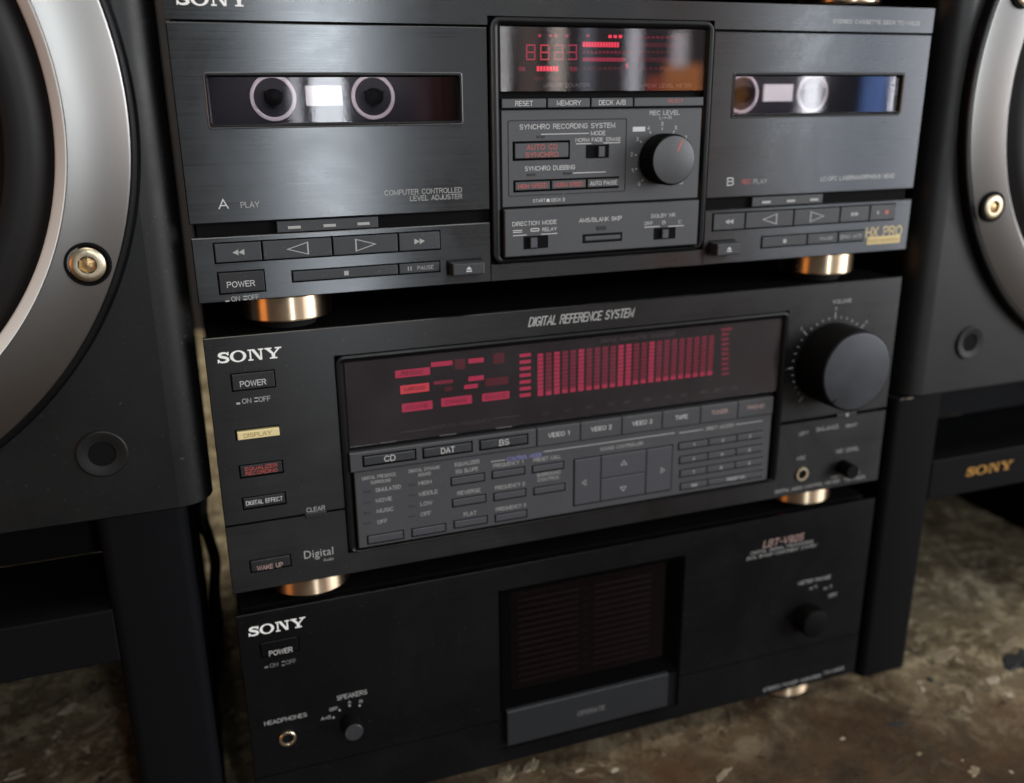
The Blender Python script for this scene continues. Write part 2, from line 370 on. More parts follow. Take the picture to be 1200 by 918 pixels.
# text, converted to meshes in one go at the end
PEND = []
def text(parent, body, c, w, h, material='print_white', y=-0.06, name='lettering', shear=0.0, rects=None):
    cx, cz = P(c[0], c[1], y); xa = P(c[0]-w/2, c[1], y)[0]; xb = P(c[0]+w/2, c[1], y)[0]
    za = P(c[0], c[1]-h/2, y)[1]; zb = P(c[0], c[1]+h/2, y)[1]
    text_mm(parent, body, (xa+xb)/2, cz, xb-xa, za-zb, material, y, name, shear)
def arc(cx, cy, rx, ry, a0, a1, n=5):
    return [(cx+rx*math.cos(math.radians(a0+(a1-a0)*k/n)), cy+ry*math.sin(math.radians(a0+(a1-a0)*k/n))) for k in range(n+1)]
GL = {' ': (0.42, []), 'A': (.86, [[(0, 0), (.43, 1), (.86, 0)], [(.15, .32), (.71, .32)]]),
 'B': (.76, [[(0, .53), (0, 1), (.48, 1)]+arc(.48, .765, .24, .235, 80, -80)+[(.46, .53), (0, .53), (0, 0), (.5, 0)]+arc(.5, .265, .26, .265, -80, 80)]),
 'C': (.84, [arc(.44, .5, .44, .5, 42, 318, 14)]), 'D': (.80, [[(0, 0), (0, 1), (.36, 1)]+arc(.36, .5, .44, .5, 85, -85, 9)+[(.36, 0), (0, 0)]]),
 'E': (.68, [[(.68, 1), (0, 1), (0, 0), (.68, 0)], [(0, .52), (.6, .52)]]), 'F': (.64, [[(.64, 1), (0, 1), (0, 0)], [(0, .5), (.56, .5)]]),
 'G': (.86, [arc(.44, .5, .44, .5, 42, 330, 14)+[(.86, .47), (.5, .47)]]), 'H': (.76, [[(0, 0), (0, 1)], [(.76, 0), (.76, 1)], [(0, .52), (.76, .52)]]),
 'I': (.02, [[(.01, 0), (.01, 1)]]), 'J': (.6, [[(.6, 1), (.6, .3)]+arc(.3, .3, .3, .3, 0, -180, 6)]), 'K': (.76, [[(0, 0), (0, 1)], [(.74, 1), (.04, .40)], [(.28, .58), (.78, 0)]]),
 'L': (.6, [[(0, 1), (0, 0), (.6, 0)]]), 'M': (.94, [[(0, 0), (0, 1), (.47, .12), (.94, 1), (.94, 0)]]), 'N': (.78, [[(0, 0), (0, 1), (.78, 0), (.78, 1)]]),
 'O': (.92, [arc(.46, .5, .46, .5, 0, 360, 20)]), 'P': (.72, [[(0, 0), (0, 1), (.46, 1)]+arc(.46, .745, .26, .255, 80, -80)+[(.46, .49), (0, .49)]]),
 'Q': (.92, [arc(.46, .5, .46, .5, 0, 360, 20), [(.56, .26), (.88, -.02)]]), 'R': (.76, [[(0, 0), (0, 1), (.48, 1)]+arc(.48, .76, .25, .24, 80, -80)+[(.46, .52), (0, .52)], [(.44, .5), (.76, 0)]]),
 'S': (.76, [arc(.38, .74, .34, .26, 35, 255, 8)+[(.46, .48)]+arc(.38, .265, .37, .265, 70, -150, 8)]), 'T': (.76, [[(0, 1), (.76, 1)], [(.38, 1), (.38, 0)]]),
 'U': (.76, [[(0, 1), (0, .36)]+arc(.38, .36, .38, .36, 185, 355, 8)+[(.76, .36), (.76, 1)]]), 'V': (.84, [[(0, 1), (.42, 0), (.84, 1)]]), 'W': (1.16, [[(0, 1), (.28, 0), (.58, .94), (.88, 0), (1.16, 1)]]),
 'X': (.8, [[(0, 0), (.8, 1)], [(0, 1), (.8, 0)]]), 'Y': (.84, [[(0, 1), (.42, .44), (.84, 1)], [(.42, .44), (.42, 0)]]), 'Z': (.74, [[(0, 1), (.74, 1), (0, 0), (.74, 0)]]),
 '0': (.68, [arc(.34, .5, .34, .5, 0, 360, 16)]), '1': (.3, [[(0, .78), (.28, 1), (.28, 0)]]), '2': (.66, [arc(.33, .7, .32, .3, 165, -30, 8)+[(0, 0), (.66, 0)]]),
 '3': (.66, [arc(.32, .75, .3, .25, 150, -80, 7)+arc(.32, .27, .34, .27, 80, -155, 8)]), '4': (.7, [[(.54, 0), (.54, 1), (0, .26), (.7, .26)]]), '5': (.66, [[(.6, 1), (.12, 1), (.06, .5)]+arc(.32, .32, .33, .32, 120, -150, 8)]),
 '6': (.66, [arc(.36, .6, .34, .4, 50, 180, 6)+arc(.33, .32, .32, .32, 180, 540, 12)]), '7': (.64, [[(0, 1), (.64, 1), (.22, 0)]]), '8': (.66, [arc(.33, .75, .27, .25, 0, 360, 12), arc(.33, .26, .33, .26, 0, 360, 12)]),
 '9': (.66, [arc(.33, .68, .32, .32, 0, 360, 12)+arc(.30, .4, .34, .4, 0, -130, 6)]), '-': (.4, [[(0, .46), (.4, .46)]]), '+': (.5, [[(0, .46), (.5, .46)], [(.25, .2), (.25, .72)]]), '/': (.4, [[(0, -.04), (.4, 1.04)]]), '.': (.06, [[(.02, 0), (.02, .12)]]),
 'k': (.56, [[(0, 0), (0, 1)], [(.5, .68), (0, .28)], [(.2, .44), (.54, 0)]]), 'x': (.5, [[(0, 0), (.5, .68)], [(0, .68), (.5, 0)]])}
def text_mm(parent, body, cx, cz, w, h, material='print_white', y=-0.06, name='lettering', shear=0.0):
    if any(ch not in GL for ch in body):
        cu = bpy.data.curves.new('t', 'FONT'); cu.body = body; cu.resolution_u = 3; cu.shear = shear; cu.space_character = 1.06; cu.offset = 0.0
        o = bpy.data.objects.new('t', cu); col.objects.link(o)
        PEND.append((o, parent, cx, cz, w, h, material, y, name)); return
    sp_ = 0.26; tot = sum(GL[ch][0]+sp_ for ch in body)-sp_; t = h*0.060; ww = w-2*t; hh = h-2*t; kx = ww/max(tot, 0.3); pen = 0.0 if tot > 0.3 else (0.3-tot)/2; mb = MB(); k = 0
    for ch in body:
        for pl in GL[ch][1]:
            k += 1; yy = y-0.002*(k % 7)
            pts = [(cx-ww/2+(pen+a)*kx+shear*(b-0.5)*hh, cz-hh/2+b*hh) for a, b in pl]; n = len(pts)
            closed = n > 3 and math.hypot(pts[0][0]-pts[-1][0], pts[0][1]-pts[-1][1]) < 1e-4
            L_a, R_a = [], []
            for i in range(n):
                a = pts[i-1] if i else (pts[-2] if closed else None); b = pts[i+1] if i < n-1 else (pts[1] if closed else None)
                def un(p, q):
                    d_ = math.hypot(q[0]-p[0], q[1]-p[1]) or 1e-9; return ((q[0]-p[0])/d_, (q[1]-p[1])/d_)
                d1 = un(a, pts[i]) if a else None; d2 = un(pts[i], b) if b else None
                if d1 and d2:
                    nx, ny = -(d1[1]+d2[1]), d1[0]+d2[0]; l = math.hypot(nx, ny) or 1e-9; nx /= l; ny /= l
                    m_ = min(2.2, 1/max(0.3, nx*-d1[1]+ny*d1[0])); px_, py_ = pts[i]
                else:
                    d_ = d1 or d2; nx, ny, m_ = -d_[1], d_[0], 1.0; e = t if d1 else -t; px_, py_ = pts[i][0]+d_[0]*e, pts[i][1]+d_[1]*e
                L_a.append((px_+nx*t*m_, yy, py_+ny*t*m_)); R_a.append((px_-nx*t*m_, yy, py_-ny*t*m_))
            mb.add(L_a+R_a, [(i, i+1, n+i+1, n+i) for i in range(n-1)])
        pen += GL[ch][0]+sp_
    mb.build(name, material, parent)
def flush_text():
    bpy.context.view_layer.update(); dg = bpy.context.evaluated_depsgraph_get()
    for (o, parent, cx, cz, w, h, material, y, name) in PEND:
        me = bpy.data.meshes.new_from_object(o.evaluated_get(dg)); vs = [v.co for v in me.vertices]
        org = ORG[root(parent).name]
        x0, x1 = min(v.x for v in vs), max(v.x for v in vs); y0, y1 = min(v.y for v in vs), max(v.y for v in vs)
        for v in me.vertices:
            X = cx+((v.co.x-x0)/(x1-x0)-0.5)*w; Z = cz+((v.co.y-y0)/max(1e-6, y1-y0)-0.5)*h
            v.co = ((X-org[0])/1000, (y-org[1])/1000, (Z-org[2])/1000)
        me.materials.clear(); me.materials.append(MATS[material]); me.name = name
        n = bpy.data.objects.new(name, me); col.objects.link(n); n.parent = parent
        cu = o.data; bpy.data.objects.remove(o); bpy.data.curves.remove(cu)
    PEND.clear()

def logo(parent, x0, x1, z0, z1, y, material):
    """slab-serif SONY word mark as flat print"""
    mb = MB(); W_, H = 5.55, 1.0; k = [0]
    def pt(x, z): return (x0+(x1-x0)*x/W_, z0+(z1-z0)*z)
    def poly(pts):
        k[0] += 1; mb.poly([pt(*q) for q in pts], y-0.004*k[0])
    def strip(outer, inner):
        k[0] += 1; yy = y-0.004*k[0]; n = len(outer)
        v = [(*pt(*q),) for q in outer]+[(*pt(*q),) for q in inner]
        mb.add([(a, yy, b) for a, b in v], [(i, i+1, n+i+1, n+i) for i in range(n-1)])
    # S : centre line with changing width
    cl = [(0.93,.70,.07),(0.86,.82,.09),(0.70,.895,.10),(0.48,.90,.11),(0.26,.83,.14),(0.20,.72,.15),(0.27,.61,.15),(0.48,.54,.15),(0.70,.47,.15),(0.86,.37,.15),(0.88,.25,.15),(0.76,.13,.13),(0.52,.085,.10),(0.30,.10,.09),(0.16,.18,.08),(0.10,.32,.07)]
    lo, li = [], []
    for i, (x, z, w) in enumerate(cl):
        a, b = cl[max(0, i-1)], cl[min(len(cl)-1, i+1)]
        tx, tz = b[0]-a[0], b[1]-a[1]; l = math.hypot(tx, tz); nx, nz = -tz/l, tx/l
        lo.append((x+nx*w, z+nz*w*0.8)); li.append((x-nx*w, z-nz*w*0.8))
    strip(lo, li)
    poly([(0.88,.66),(1.0,.66),(1.0,.98),(0.91,.98)]); poly([(0.02,.02),(0.11,.02),(0.15,.36),(0.02,.36)])
    # O
    n = 28; cx = 1.78
    strip([(cx+0.70*math.cos(2*math.pi*i/n), .5+.52*math.sin(2*math.pi*i/n)) for i in range(n+1)],
          [(cx+0.42*math.cos(2*math.pi*i/n), .5+.40*math.sin(2*math.pi*i/n)) for i in range(n+1)])
    # N
    a = 2.62
    poly([(a,.88),(a+.42,.88),(a+.42,1),(a,1)]); poly([(a+.14,.12),(a+.28,.12),(a+.28,.88),(a+.14,.88)]); poly([(a,0),(a+.44,0),(a+.44,.12),(a,.12)])
    poly([(a+.30,1),(a+.58,1),(a+1.22,0),(a+.96,0),(a+.28,.99)]); poly([(a+1.06,.10),(a+1.21,.10),(a+1.21,.88),(a+1.06,.88)]); poly([(a+.90,.88),(a+1.36,.88),(a+1.36,1),(a+.90,1)])
    # Y
    a = 4.08
    poly([(a,.88),(a+.62,.88),(a+.62,1),(a,1)]); poly([(a+.90,.88),(a+1.47,.88),(a+1.47,1),(a+.90,1)])
    poly([(a+.10,.88),(a+.46,.88),(a+.86,.40),(a+.60,.40)]); poly([(a+.70,.40),(a+.86,.40),(a+1.32,.88),(a+1.12,.88)])
    poly([(a+.58,.12),(a+.88,.12),(a+.88,.44),(a+.58,.44)]); poly([(a+.40,0),(a+1.06,0),(a+1.06,.12),(a+.40,.12)])
    return mb.build('brand_logo', material, parent)

def tri(parent, c, w, h, dirn, material='print_grey', y=-0.06, outline=0.0, name='symbol', double=False):
    """transport symbol; dirn -1 left, +1 right, 2 up, -2 down"""
    cx, cz = P(*c, y); W2 = (P(c[0]+w/2, c[1], y)[0]-P(c[0]-w/2, c[1], y)[0])/2; H2 = (P(c[0], c[1]-h/2, y)[1]-P(c[0], c[1]+h/2, y)[1])/2
    mb = MB()
    def T(ox, ww, hh):
        if abs(dirn) == 1: return [(cx+ox+dirn*ww, cz), (cx+ox-dirn*ww, cz+hh), (cx+ox-dirn*ww, cz-hh)]
        s = 1 if dirn > 0 else -1
        return [(cx+ox, cz+s*hh), (cx+ox-ww, cz-s*hh), (cx+ox+ww, cz-s*hh)]
    def one(ox, ww, hh):
        o = T(ox, ww, hh)
        if not outline: mb.poly(o, y); return
        g = (sum(p[0] for p in o)/3, sum(p[1] for p in o)/3)
        i = [(g[0]+(p[0]-g[0])*(1-outline), g[1]+(p[1]-g[1])*(1-outline)) for p in o]
        mb.add([(p[0], y, p[1]) for p in o+i], [(k, (k+1) % 3, 3+(k+1) % 3, 3+k) for k in range(3)])
    if double: one(-W2/2, W2/2, H2); one(W2/2, W2/2, H2)
    else: one(0, W2, H2)
    return mb.build(name, material, parent)

def button(parent, q, y0, y1, material='button_plastic', name='button', c=0.35):
    return MB().box(q[0], q[1], y0, y1, q[2], q[3], c).build(name, material, parent)
def split(q, pxs, py, y=0.0, gap=0.32):
    """split rectangle q at pixel columns"""
    xs = [q[0]]+[P(p, py, y)[0] for p in pxs]+[q[1]]
    return [(xs[i]+(gap if i else 0), xs[i+1]-(gap if i < len(xs)-2 else 0), q[2], q[3]) for i in range(len(xs)-1)]
def mid(q): return ((q[0]+q[1])/2, (q[2]+q[3])/2)
def tmid(parent, body, q, w, h, material='print_white', y=-0.06, name='lettering', dx=0, dz=0):
    text_mm(parent, body, (q[0]+q[1])/2+dx, (q[2]+q[3])/2+dz, w, h, material, y, name)
def pxrect(x0, x1, y, h, yy=0.0):
    a, b = P(x0, y, yy), P(x1, y, yy); c = P((x0+x1)/2, y, yy)[1]; hh = (P(x0, y-h/2, yy)[1]-P(x0, y+h/2, yy)[1])/2
    return (a[0], b[0], c-hh, c+hh)
def marks(parent, items, material, y, name):
    mb = MB()
    for q in items: mb.quad(q[0], q[1], q[2], q[3], y)
    return mb.build(name, material, parent)
def feet(parent, cx, zt, zb, zr, cy=20.0, rad=19.5):
    f_ = MB().vlathe([(rad-0.6, zt+1), (rad-0.6, zt), (rad, zt-0.5), (rad, zb+0.7), (rad-0.6, zb)], cx, cy).build('foot', 'gold_metal', parent, True)
    MB().vlathe([(rad-7.0, zb+0.5), (rad-7.0, zr-0.2)], cx, cy).build('rubber_pad', 'rubber', f_, True)
    return f_
def knob(parent, cx, cz, rad, h, name, sides='knob_side', face='knob_face', ribs=0, y=0.0):
    n = 72
    k = MB().lathe([(rad*1.015, y+0.3), (rad*1.015, y-h*0.55), (rad*0.995, y-h+0.5), (rad*0.96, y-h)], cx, cz, n, True, True).build(name, sides, parent, True)
    MB().lathe([(rad*0.965, y-h+0.35), (rad*0.95, y-h-0.25), (rad*0.90, y-h-0.45)], cx, cz, n, True, True).build('knob_cap', face, k, True)
    if ribs:
        mb = MB()
        for i in range(ribs):
            a = 2*math.pi*i/ribs; ca, sa = math.cos(a), math.sin(a); t = 0.16
            pts = [(cx+(rad*0.99)*ca-t*sa, cz+(rad*0.99)*sa+t*ca), (cx+(rad+0.35)*ca, cz+(rad+0.35)*sa), (cx+(rad*0.99)*ca+t*sa, cz+(rad*0.99)*sa-t*ca)]
            mb.add([(p[0], yy, p[1]) for yy in (y-h*0.1, y-h*0.93) for p in pts], [(0,1,4,3),(1,2,5,4),(0,2,1),(3,4,5)])
        mb.build('ribbing', sides, k)
    return k
def jack(parent, c, rad, name='jack_socket'):
    cx, cz = P(*c)
    j = MB().lathe([(rad, 0.2), (rad, -0.9), (rad*0.92, -1.2), (rad*0.72, -1.2), (rad*0.66, -0.8), (rad*0.66, 0.5)], cx, cz, 40).build(name, 'bolt_metal', parent, True)
    MB().lathe([(rad*0.68, -0.25), (rad*0.3, -0.2)], cx, cz, 40, False, True).build('socket_hole', 'gap_black', j)
    return j
def recess_slider(parent, q, kx0, kx1, y, name='slide_switch'):
    """black slot with a small grey slider, q rect mm, well proud of nothing: a sunk cup standing 0.15 proud"""
    s_ = MB().ring(grow(q, 0.35), q, [(0, y-0.02), (0.3, y-0.22), (1, y-0.22), (1, y+0.0)], 0.3, 0.15, 2)
    s_.quad(q[0], q[1], q[2], q[3], y-0.03)
    s = s_.build(name, 'gap_black', parent)
    MB().box(kx0, kx1, y-1.6, y-0.05, q[2]+0.25, q[3]-0.35, 0.25).build('slider', 'key_grey', s)
    return s

# ------------------------------------------------------------------ floor
def grid_floor():
    N_ = 90; bm = bmesh.new(); vs = []
    def sp(t): return math.copysign(abs(t)**2.2, t)*4.0
    for j in range(N_+1):
        for i in range(N_+1):
            vs.append(bm.verts.new((0.2+sp(2*i/N_-1), 0.2+sp(2*j/N_-1), 0)))
    for j in range(N_):
        for i in range(N_):
            a = j*(N_+1)+i; bm.faces.new((vs[a], vs[a+1], vs[a+N_+2], vs[a+N_+1]))
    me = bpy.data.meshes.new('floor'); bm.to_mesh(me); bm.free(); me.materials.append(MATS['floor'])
    o = bpy.data.objects.new('floor', me); col.objects.link(o); o['kind'] = 'structure'
    o['label'] = 'stained brown and beige concrete floor with flaking paint'
    return o
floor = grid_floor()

def back_wall():
    me = bpy.data.meshes.new('wall'); x0, x1, y0, y1, h = -3.0, 3.4, 1.15, 1.25, 2.6
    me.from_pydata([(x0, y0, -0.01), (x1, y0, -0.01), (x1, y0, h), (x0, y0, h), (x0, y1, -0.01), (x1, y1, -0.01), (x1, y1, h), (x0, y1, h)], [], [(0, 1, 2, 3), (5, 4, 7, 6), (3, 2, 6, 7), (1, 5, 6, 2), (4, 0, 3, 7)])
    me.materials.append(MATS['wall_dark']); o = bpy.data.objects.new('wall', me); col.objects.link(o); o['kind'] = 'structure'; o['label'] = 'dark brown wall behind the stack'
back_wall()
# ------------------------------------------------------------------ cassette deck
DT, DB = 42.4, -75.0
deck = thing('cassette_deck', 'dark grey brushed metal twin cassette deck, uppermost full unit of the hi-fi stack', 'cassette deck', (177.5, 0, DB-14))
XW = 354.6
# chassis with two open cassette wells
ch = MB()
ch.box(3, 352, 42, 300, DB+1.5, DT-1); 
ch.box(2.5, 352, 2.6, 42, 13.5, DT-0.6); ch.box(2.5, 352, 2.6, 42, DB+1.5, -9.5)
ch.box(2.5, 11, 2.6, 42, -9.5, 13.5); ch.box(112.5, 242, 2.6, 42, -9.5, 13.5); ch.box(342.5, 352, 2.6, 42, -9.5, 13.5)
ch.build('chassis', 'chassis_black', deck)
ts = MB().panel(0, XW, 31.2, DT, [(124.15, 231.35, 31.21, 34.72)], 0, 2.5, 2.4, 0.01).build('top_strip', 'deck_metal', deck)
logo(ts, 4.6, 30.2, 35.9, 40.6, -0.05, 'logo_white')
text(ts, 'STEREO CASSETTE DECK', (1013, 26), 74, 4.6, 'print_white'); text(ts, 'TC-V925', (1065, 27.5), 26, 4.6, 'print_white')

def door(x0, x1, z0, win, kind):
    dr = MB().panel(x0, x1, z0, 30.3, [(*grow(win, -0.2),)], 0, 2.5, 3.5).build('cassette_door', 'deck_metal', deck)
    fr = MB().ring(grow(win, 0.5), grow(win, -1.0), [(0, -0.02), (0.15, -0.55), (0.5, -0.6), (0.75, -0.05), (1, 0.9), (1, 2.2)], 1.0, 1.1).build('window_frame', 'bezel_black', dr, True)
    rim = MB().ring(grow(win, 0.9), grow(win, 0.3), [(0, -0.03), (0.3, -0.62), (0.7, -0.75), (1, -0.5)], 1.3, 1.0).build('window_rim', 'rim_grey', dr, True)
    q = grow(win, -0.9)
    MB().box(q[0], q[1], 1.0, 2.0, q[2], q[3]).build('window_pane', 'smoked_glass', dr)
    return dr
winA = rect((241, 87.3), (539, 87.3), (246, 149)); winB = rect((860.7, 87.3), (1059, 86.7), (858.5, 136.5))
dA = door(0, 124.0, -43.4, winA, 'A'); dB = door(231.6, XW, -43.4, winB, 'B')
text(dA, 'A', (261.7, 239.3), 12, 11.5); text(dA, 'PLAY', (293, 240), 22, 7, 'print_grey')
text(dA, 'COMPUTER CONTROLLED', (496, 224.5), 91, 6.2, 'print_grey'); text(dA, 'LEVEL ADJUSTER', (511, 231.5), 61, 6, 'print_grey')
text(dB, 'B', (856, 213), 8, 9.5); text(dB, 'REC', (875, 213), 11, 5.5, 'print_red'); text(dB, 'PLAY', (891, 212.7), 16, 5.5, 'print_grey')
text(dB, 'LC-OFC LASERAMORPHOUS HEAD', (1005, 208), 86, 5, 'print_white')
# inside the wells
def well(c1, c2, lab0, lab1, win, two=True):
    yb = 31.0
    wl = MB().box(win[0]-1, win[1]+1, yb, yb+2, -9.4, 13.4).build('cassette_well', 'well_dark', deck)
    for c in (c1, c2):
        cx, cz = P(*c, yb); cz = P(320, 114.5, yb)[1]
        s = MB().lathe([(9.5, yb+0.05), (9.5, yb-0.8), (9.2, yb-1.0), (8.1, yb-1.0), (7.9, yb-0.8), (7.9, yb+0.05)], cx, cz, 56).build('spindle_ring', 'spindle_white', wl, True)
        h = MB().lathe([(3.6, yb), (3.4, yb-6), (1.6, yb-8), (0.6, yb-8.6)], cx, cz, 24, False, True)
        for i in range(3):
            a = i*2.094+0.5
            h.box(cx+3.6*math.cos(a)-0.6, cx+3.6*math.cos(a)+0.6, yb-6, yb, cz+3.6*math.sin(a)-0.6, cz+3.6*math.sin(a)+0.6)
        h.build('spindle', 'chassis_black', wl, True)
    l = bpy.data.lights.new('well_lamp', 'AREA'); l.shape = 'RECTANGLE'; l.size, l.size_y = 0.085, 0.005; l.energy = 0.020; l.color = (1, 0.95, 0.95)
    lo2 = bpy.data.objects.new('well_lamp', l); col.objects.link(lo2); lo2.location = W((win[0]+win[1])/2, 8.0, 12.6); lo2.rotation_euler = (math.radians(52), 0, 0)
    a, b = P(*lab0, yb), P(*lab1, yb)
    MB().box(a[0], b[0], yb-1.2, yb, b[1], a[1], 0.2).build('reflector_plate', 'reflector_white', wl)
well((320, 114), (437, 114), (357, 100.5), (401.5, 124), winA)
cB = [P(320, 114, 31)[0]+P(910.5, 109, 31)[0]-P(379, 112, 31)[0], P(437, 114, 31)[0]+P(910.5, 109, 31)[0]-P(379, 112, 31)[0]]
def px_at(x, py, y):                    # pixel column for an X on depth y (bisection)
    lo, hi = 0.0, 1300.0
    for _ in range(40):
        m_ = (lo+hi)/2
        if P(m_, py, y)[0] < x: lo = m_
        else: hi = m_
    return lo
well((px_at(cB[0], 113, 31), 113), (px_at(cB[1], 113, 31), 113), (894, 99), (926.7, 119), winB)

def lower_strip(px_holes, x0, x1, side):
    pass
# left lower strip
b1 = rect((249.3, 284), (516, 270), (251, 310)); b2 = rect((340.7, 316), (516, 306), (342.3, 331.7)); pw = rect((254, 318.3), (310, 316), (256.7, 346))
ej = rect((527, 307), (567, 304.5), (528, 325))
ls = MB().panel(0, 124.0, DB, -49.0, [b1, b2, pw], 0, 2.5, 2.4).build('control_strip', 'deck_metal', deck)
ind = rect((324, 256.5), (443, 251), (324, 263.5))
bar = MB().box(ind[0], ind[1], 0.6, 2.5, -48.6, -44.0, 0.3).build('indicator_bar', 'button_plastic', deck)
for c in ((344.3, 261.5), (385.7, 259.8), (425.5, 258)):
    x, z = P(*c, 0.6); MB().box(x-2.6, x+2.6, 0.25, 0.8, -47.3, -46.1, 0.2).build('indicator_lamp', 'print_grey', bar)
q = split(grow(b1, -0.55), (306.7, 389.3, 466.7), 290)
syms = [(-1, True), (-1, False), (1, False), (1, True)]
def transport(qs, syms, lab='print_grey', k=1.0):
    for qq, (dn, dbl) in zip(qs, syms):
        bt = button(deck, qq, -0.7, 2.0, 'button_plastic', 'transport_button')
        cx, cz = mid(qq); mb = MB(); y = -0.76
        if dbl:
            for ox in (-1.15, 1.15): mb.poly([(cx+ox+dn*1.15, cz), (cx+ox-dn*1.15, cz+1.2), (cx+ox-dn*1.15, cz-1.2)], y)
        else:
            o = [(cx+dn*4.6*k, cz), (cx-dn*4.4*k, cz+2.7), (cx-dn*4.4*k, cz-2.7)]
            g = (sum(p[0] for p in o)/3, cz)
            i = [(g[0]+(p[0]-g[0])*0.80, g[1]+(p[1]-g[1])*0.80) for p in o]
            mb.add([(p[0], y, p[1]) for p in o+i], [(a, (a+1) % 3, 3+(a+1) % 3, 3+a) for a in range(3)])
        mb.build('symbol', lab, bt)
transport(q, syms)
sb, pb = split(grow(b2, -0.55), (466.7,), 316)
bt = button(deck, sb, -0.7, 2.0, 'button_plastic', 'stop_button'); cx, cz = mid(sb); MB().quad(cx-0.95, cx+0.95, cz-0.95, cz+0.95, -0.76).build('symbol', 'print_grey', bt)
bt = button(deck, pb, -0.7, 2.0, 'button_plastic', 'pause_button'); cx, cz = mid(pb)
text_mm(bt, 'PAUSE', cx+2.6, cz, 7.2, 1.7, 'print_grey', -0.76); MB().quad(cx-5.2, cx-4.8, cz-0.9, cz+0.9, -0.76).quad(cx-4.0, cx-3.6, cz-0.9, cz+0.9, -0.76).build('symbol', 'print_grey', bt)
bt = button(deck, grow(pw, -0.5), -0.5, 2.0, 'dark_button', 'power_button'); text(bt, 'POWER', (282.3, 333), 33, 7, 'print_white', -0.56)
text(ls, 'ON', (276, 350.3), 10, 6, 'print_grey'); text(ls, 'OFF', (297, 348.5), 13, 6, 'print_grey')
marks(ls, [pxrect(264, 269, 353, 1.6), pxrect(285, 290, 351, 1.6), pxrect(285, 290, 347.5, 1.4)], 'print_grey', -0.05, 'symbol')
def eject(x0, x1, z0, z1, par):
    e = MB().box(x0, x1, -7.0, 1.5, z0, z1, 0.6).build('eject_button', 'button_plastic', deck)
    MB().ring(grow((x0, x1, z0, z1), 0.9), grow((x0, x1, z0, z1), 0.1), [(0, -0.02), (0.2, -0.3), (1, -0.3)], 0.4, 0.1, 2).build('surround', 'bezel_black', e)
    cx, cz = (x0+x1)/2, (z0+z1)/2
    MB().poly([(cx, cz+1.3), (cx-1.3, cz-0.1), (cx+1.3, cz-0.1)], -7.06).quad(cx-1.3, cx+1.3, cz-1.1, cz-0.55, -7.06).build('symbol', 'print_white', e)
ea = rect((530.7, 310), (568.3, 307.3), (530.7, 324.3), -7); eject(*ea, ls)
feet(deck, 36.0, DB, -85.6, -89.5); feet(deck, 313.5, DB, -85.6, -89.5)
feet(deck, 36.0, DB, -85.6, -89.5, 270); feet(deck, 313.5, DB, -85.6, -89.5, 270)
# right lower strip
c1 = rect((833.3, 250.7), (1050, 237.3), (835, 271.7)); c2 = rect((890.7, 276.7), (1013, 269), (891.7, 291.7))
rs = MB().panel(231.6, XW, DB, -49.0, [c1, c2], 0, 2.5, 2.4).build('control_strip', 'deck_metal', deck)
ind = rect((882.7, 229), (966, 224), (882.7, 235))
bar = MB().box(ind[0], ind[1], 0.6, 2.5, -48.6, -44.0, 0.3).build('indicator_bar', 'button_plastic', deck)
for c in ((898, 232), (926.7, 230.5), (954, 229)):
    x, z = P(*c, 0.6); MB().box(x-2.6, x+2.6, 0.25, 0.8, -47.3, -46.1, 0.2).build('indicator_lamp', 'print_grey', bar)
qq = split(grow(c1, -0.55), (872.7, 929.3, 983.3, 1017.7), 254)
transport(qq[:4], syms, k=0.95)
bt = button(deck, qq[4], -0.7, 2.0, 'button_plastic', 'record_button'); cx, cz = mid(qq[4])
MB().poly([(cx-4, cz), (cx-2.6, cz+1.2), (cx-2.6, cz-1.2)], -0.76).build('symbol', 'print_grey', bt)
MB().lathe([(1.1, -0.76), (0.1, -0.77)], cx+2.5, cz, 16, False, True).build('record_dot', 'print_red', bt)
qq = split(grow(c2, -0.55), (945, 981), 280)
bt = button(deck, qq[0], -0.7, 2.0, 'button_plastic', 'stop_button'); cx, cz = mid(qq[0]); MB().quad(cx-0.95, cx+0.95, cz-0.95, cz+0.95, -0.76).build('symbol', 'print_grey', bt)
bt = button(deck, qq[1], -0.7, 2.0, 'button_plastic', 'pause_button'); tmid(bt, 'PAUSE', qq[1], 8, 1.7, 'print_grey', -0.76, dx=2)
bt = button(deck, qq[2], -0.7, 2.0, 'button_plastic', 'mute_button'); tmid(bt, 'REC MUTE', qq[2], 11, 1.7, 'print_grey', -0.76, dx=1); cx, cz = mid(qq[2]); MB().lathe([(1.1, -0.77), (0.7, -0.77)], cx-6, cz, 16).build('symbol', 'print_grey', bt)
eb = rect((840.7, 286.7), (869, 284.3), (840.7, 300.5), -7); eject(*eb, rs)
text(rs, 'HX PRO', (1036, 271.5), 42, 12, 'print_gold')
gp = rect((1016, 278), (1055, 275.5), (1016, 287)); MB().box(gp[0], gp[1], -0.12, 0.02, gp[2], gp[3]).build('gold_plate', 'print_gold', rs); text(rs, 'DOLBY HEADROOM', (1035, 281.7), 34, 4, 'print_brown', -0.18)

MB().panel(124.02, 231.58, DB, -67.5, [], 0.01, 2.5, 2.4, 0.2).build('lower_rail', 'deck_metal', deck)
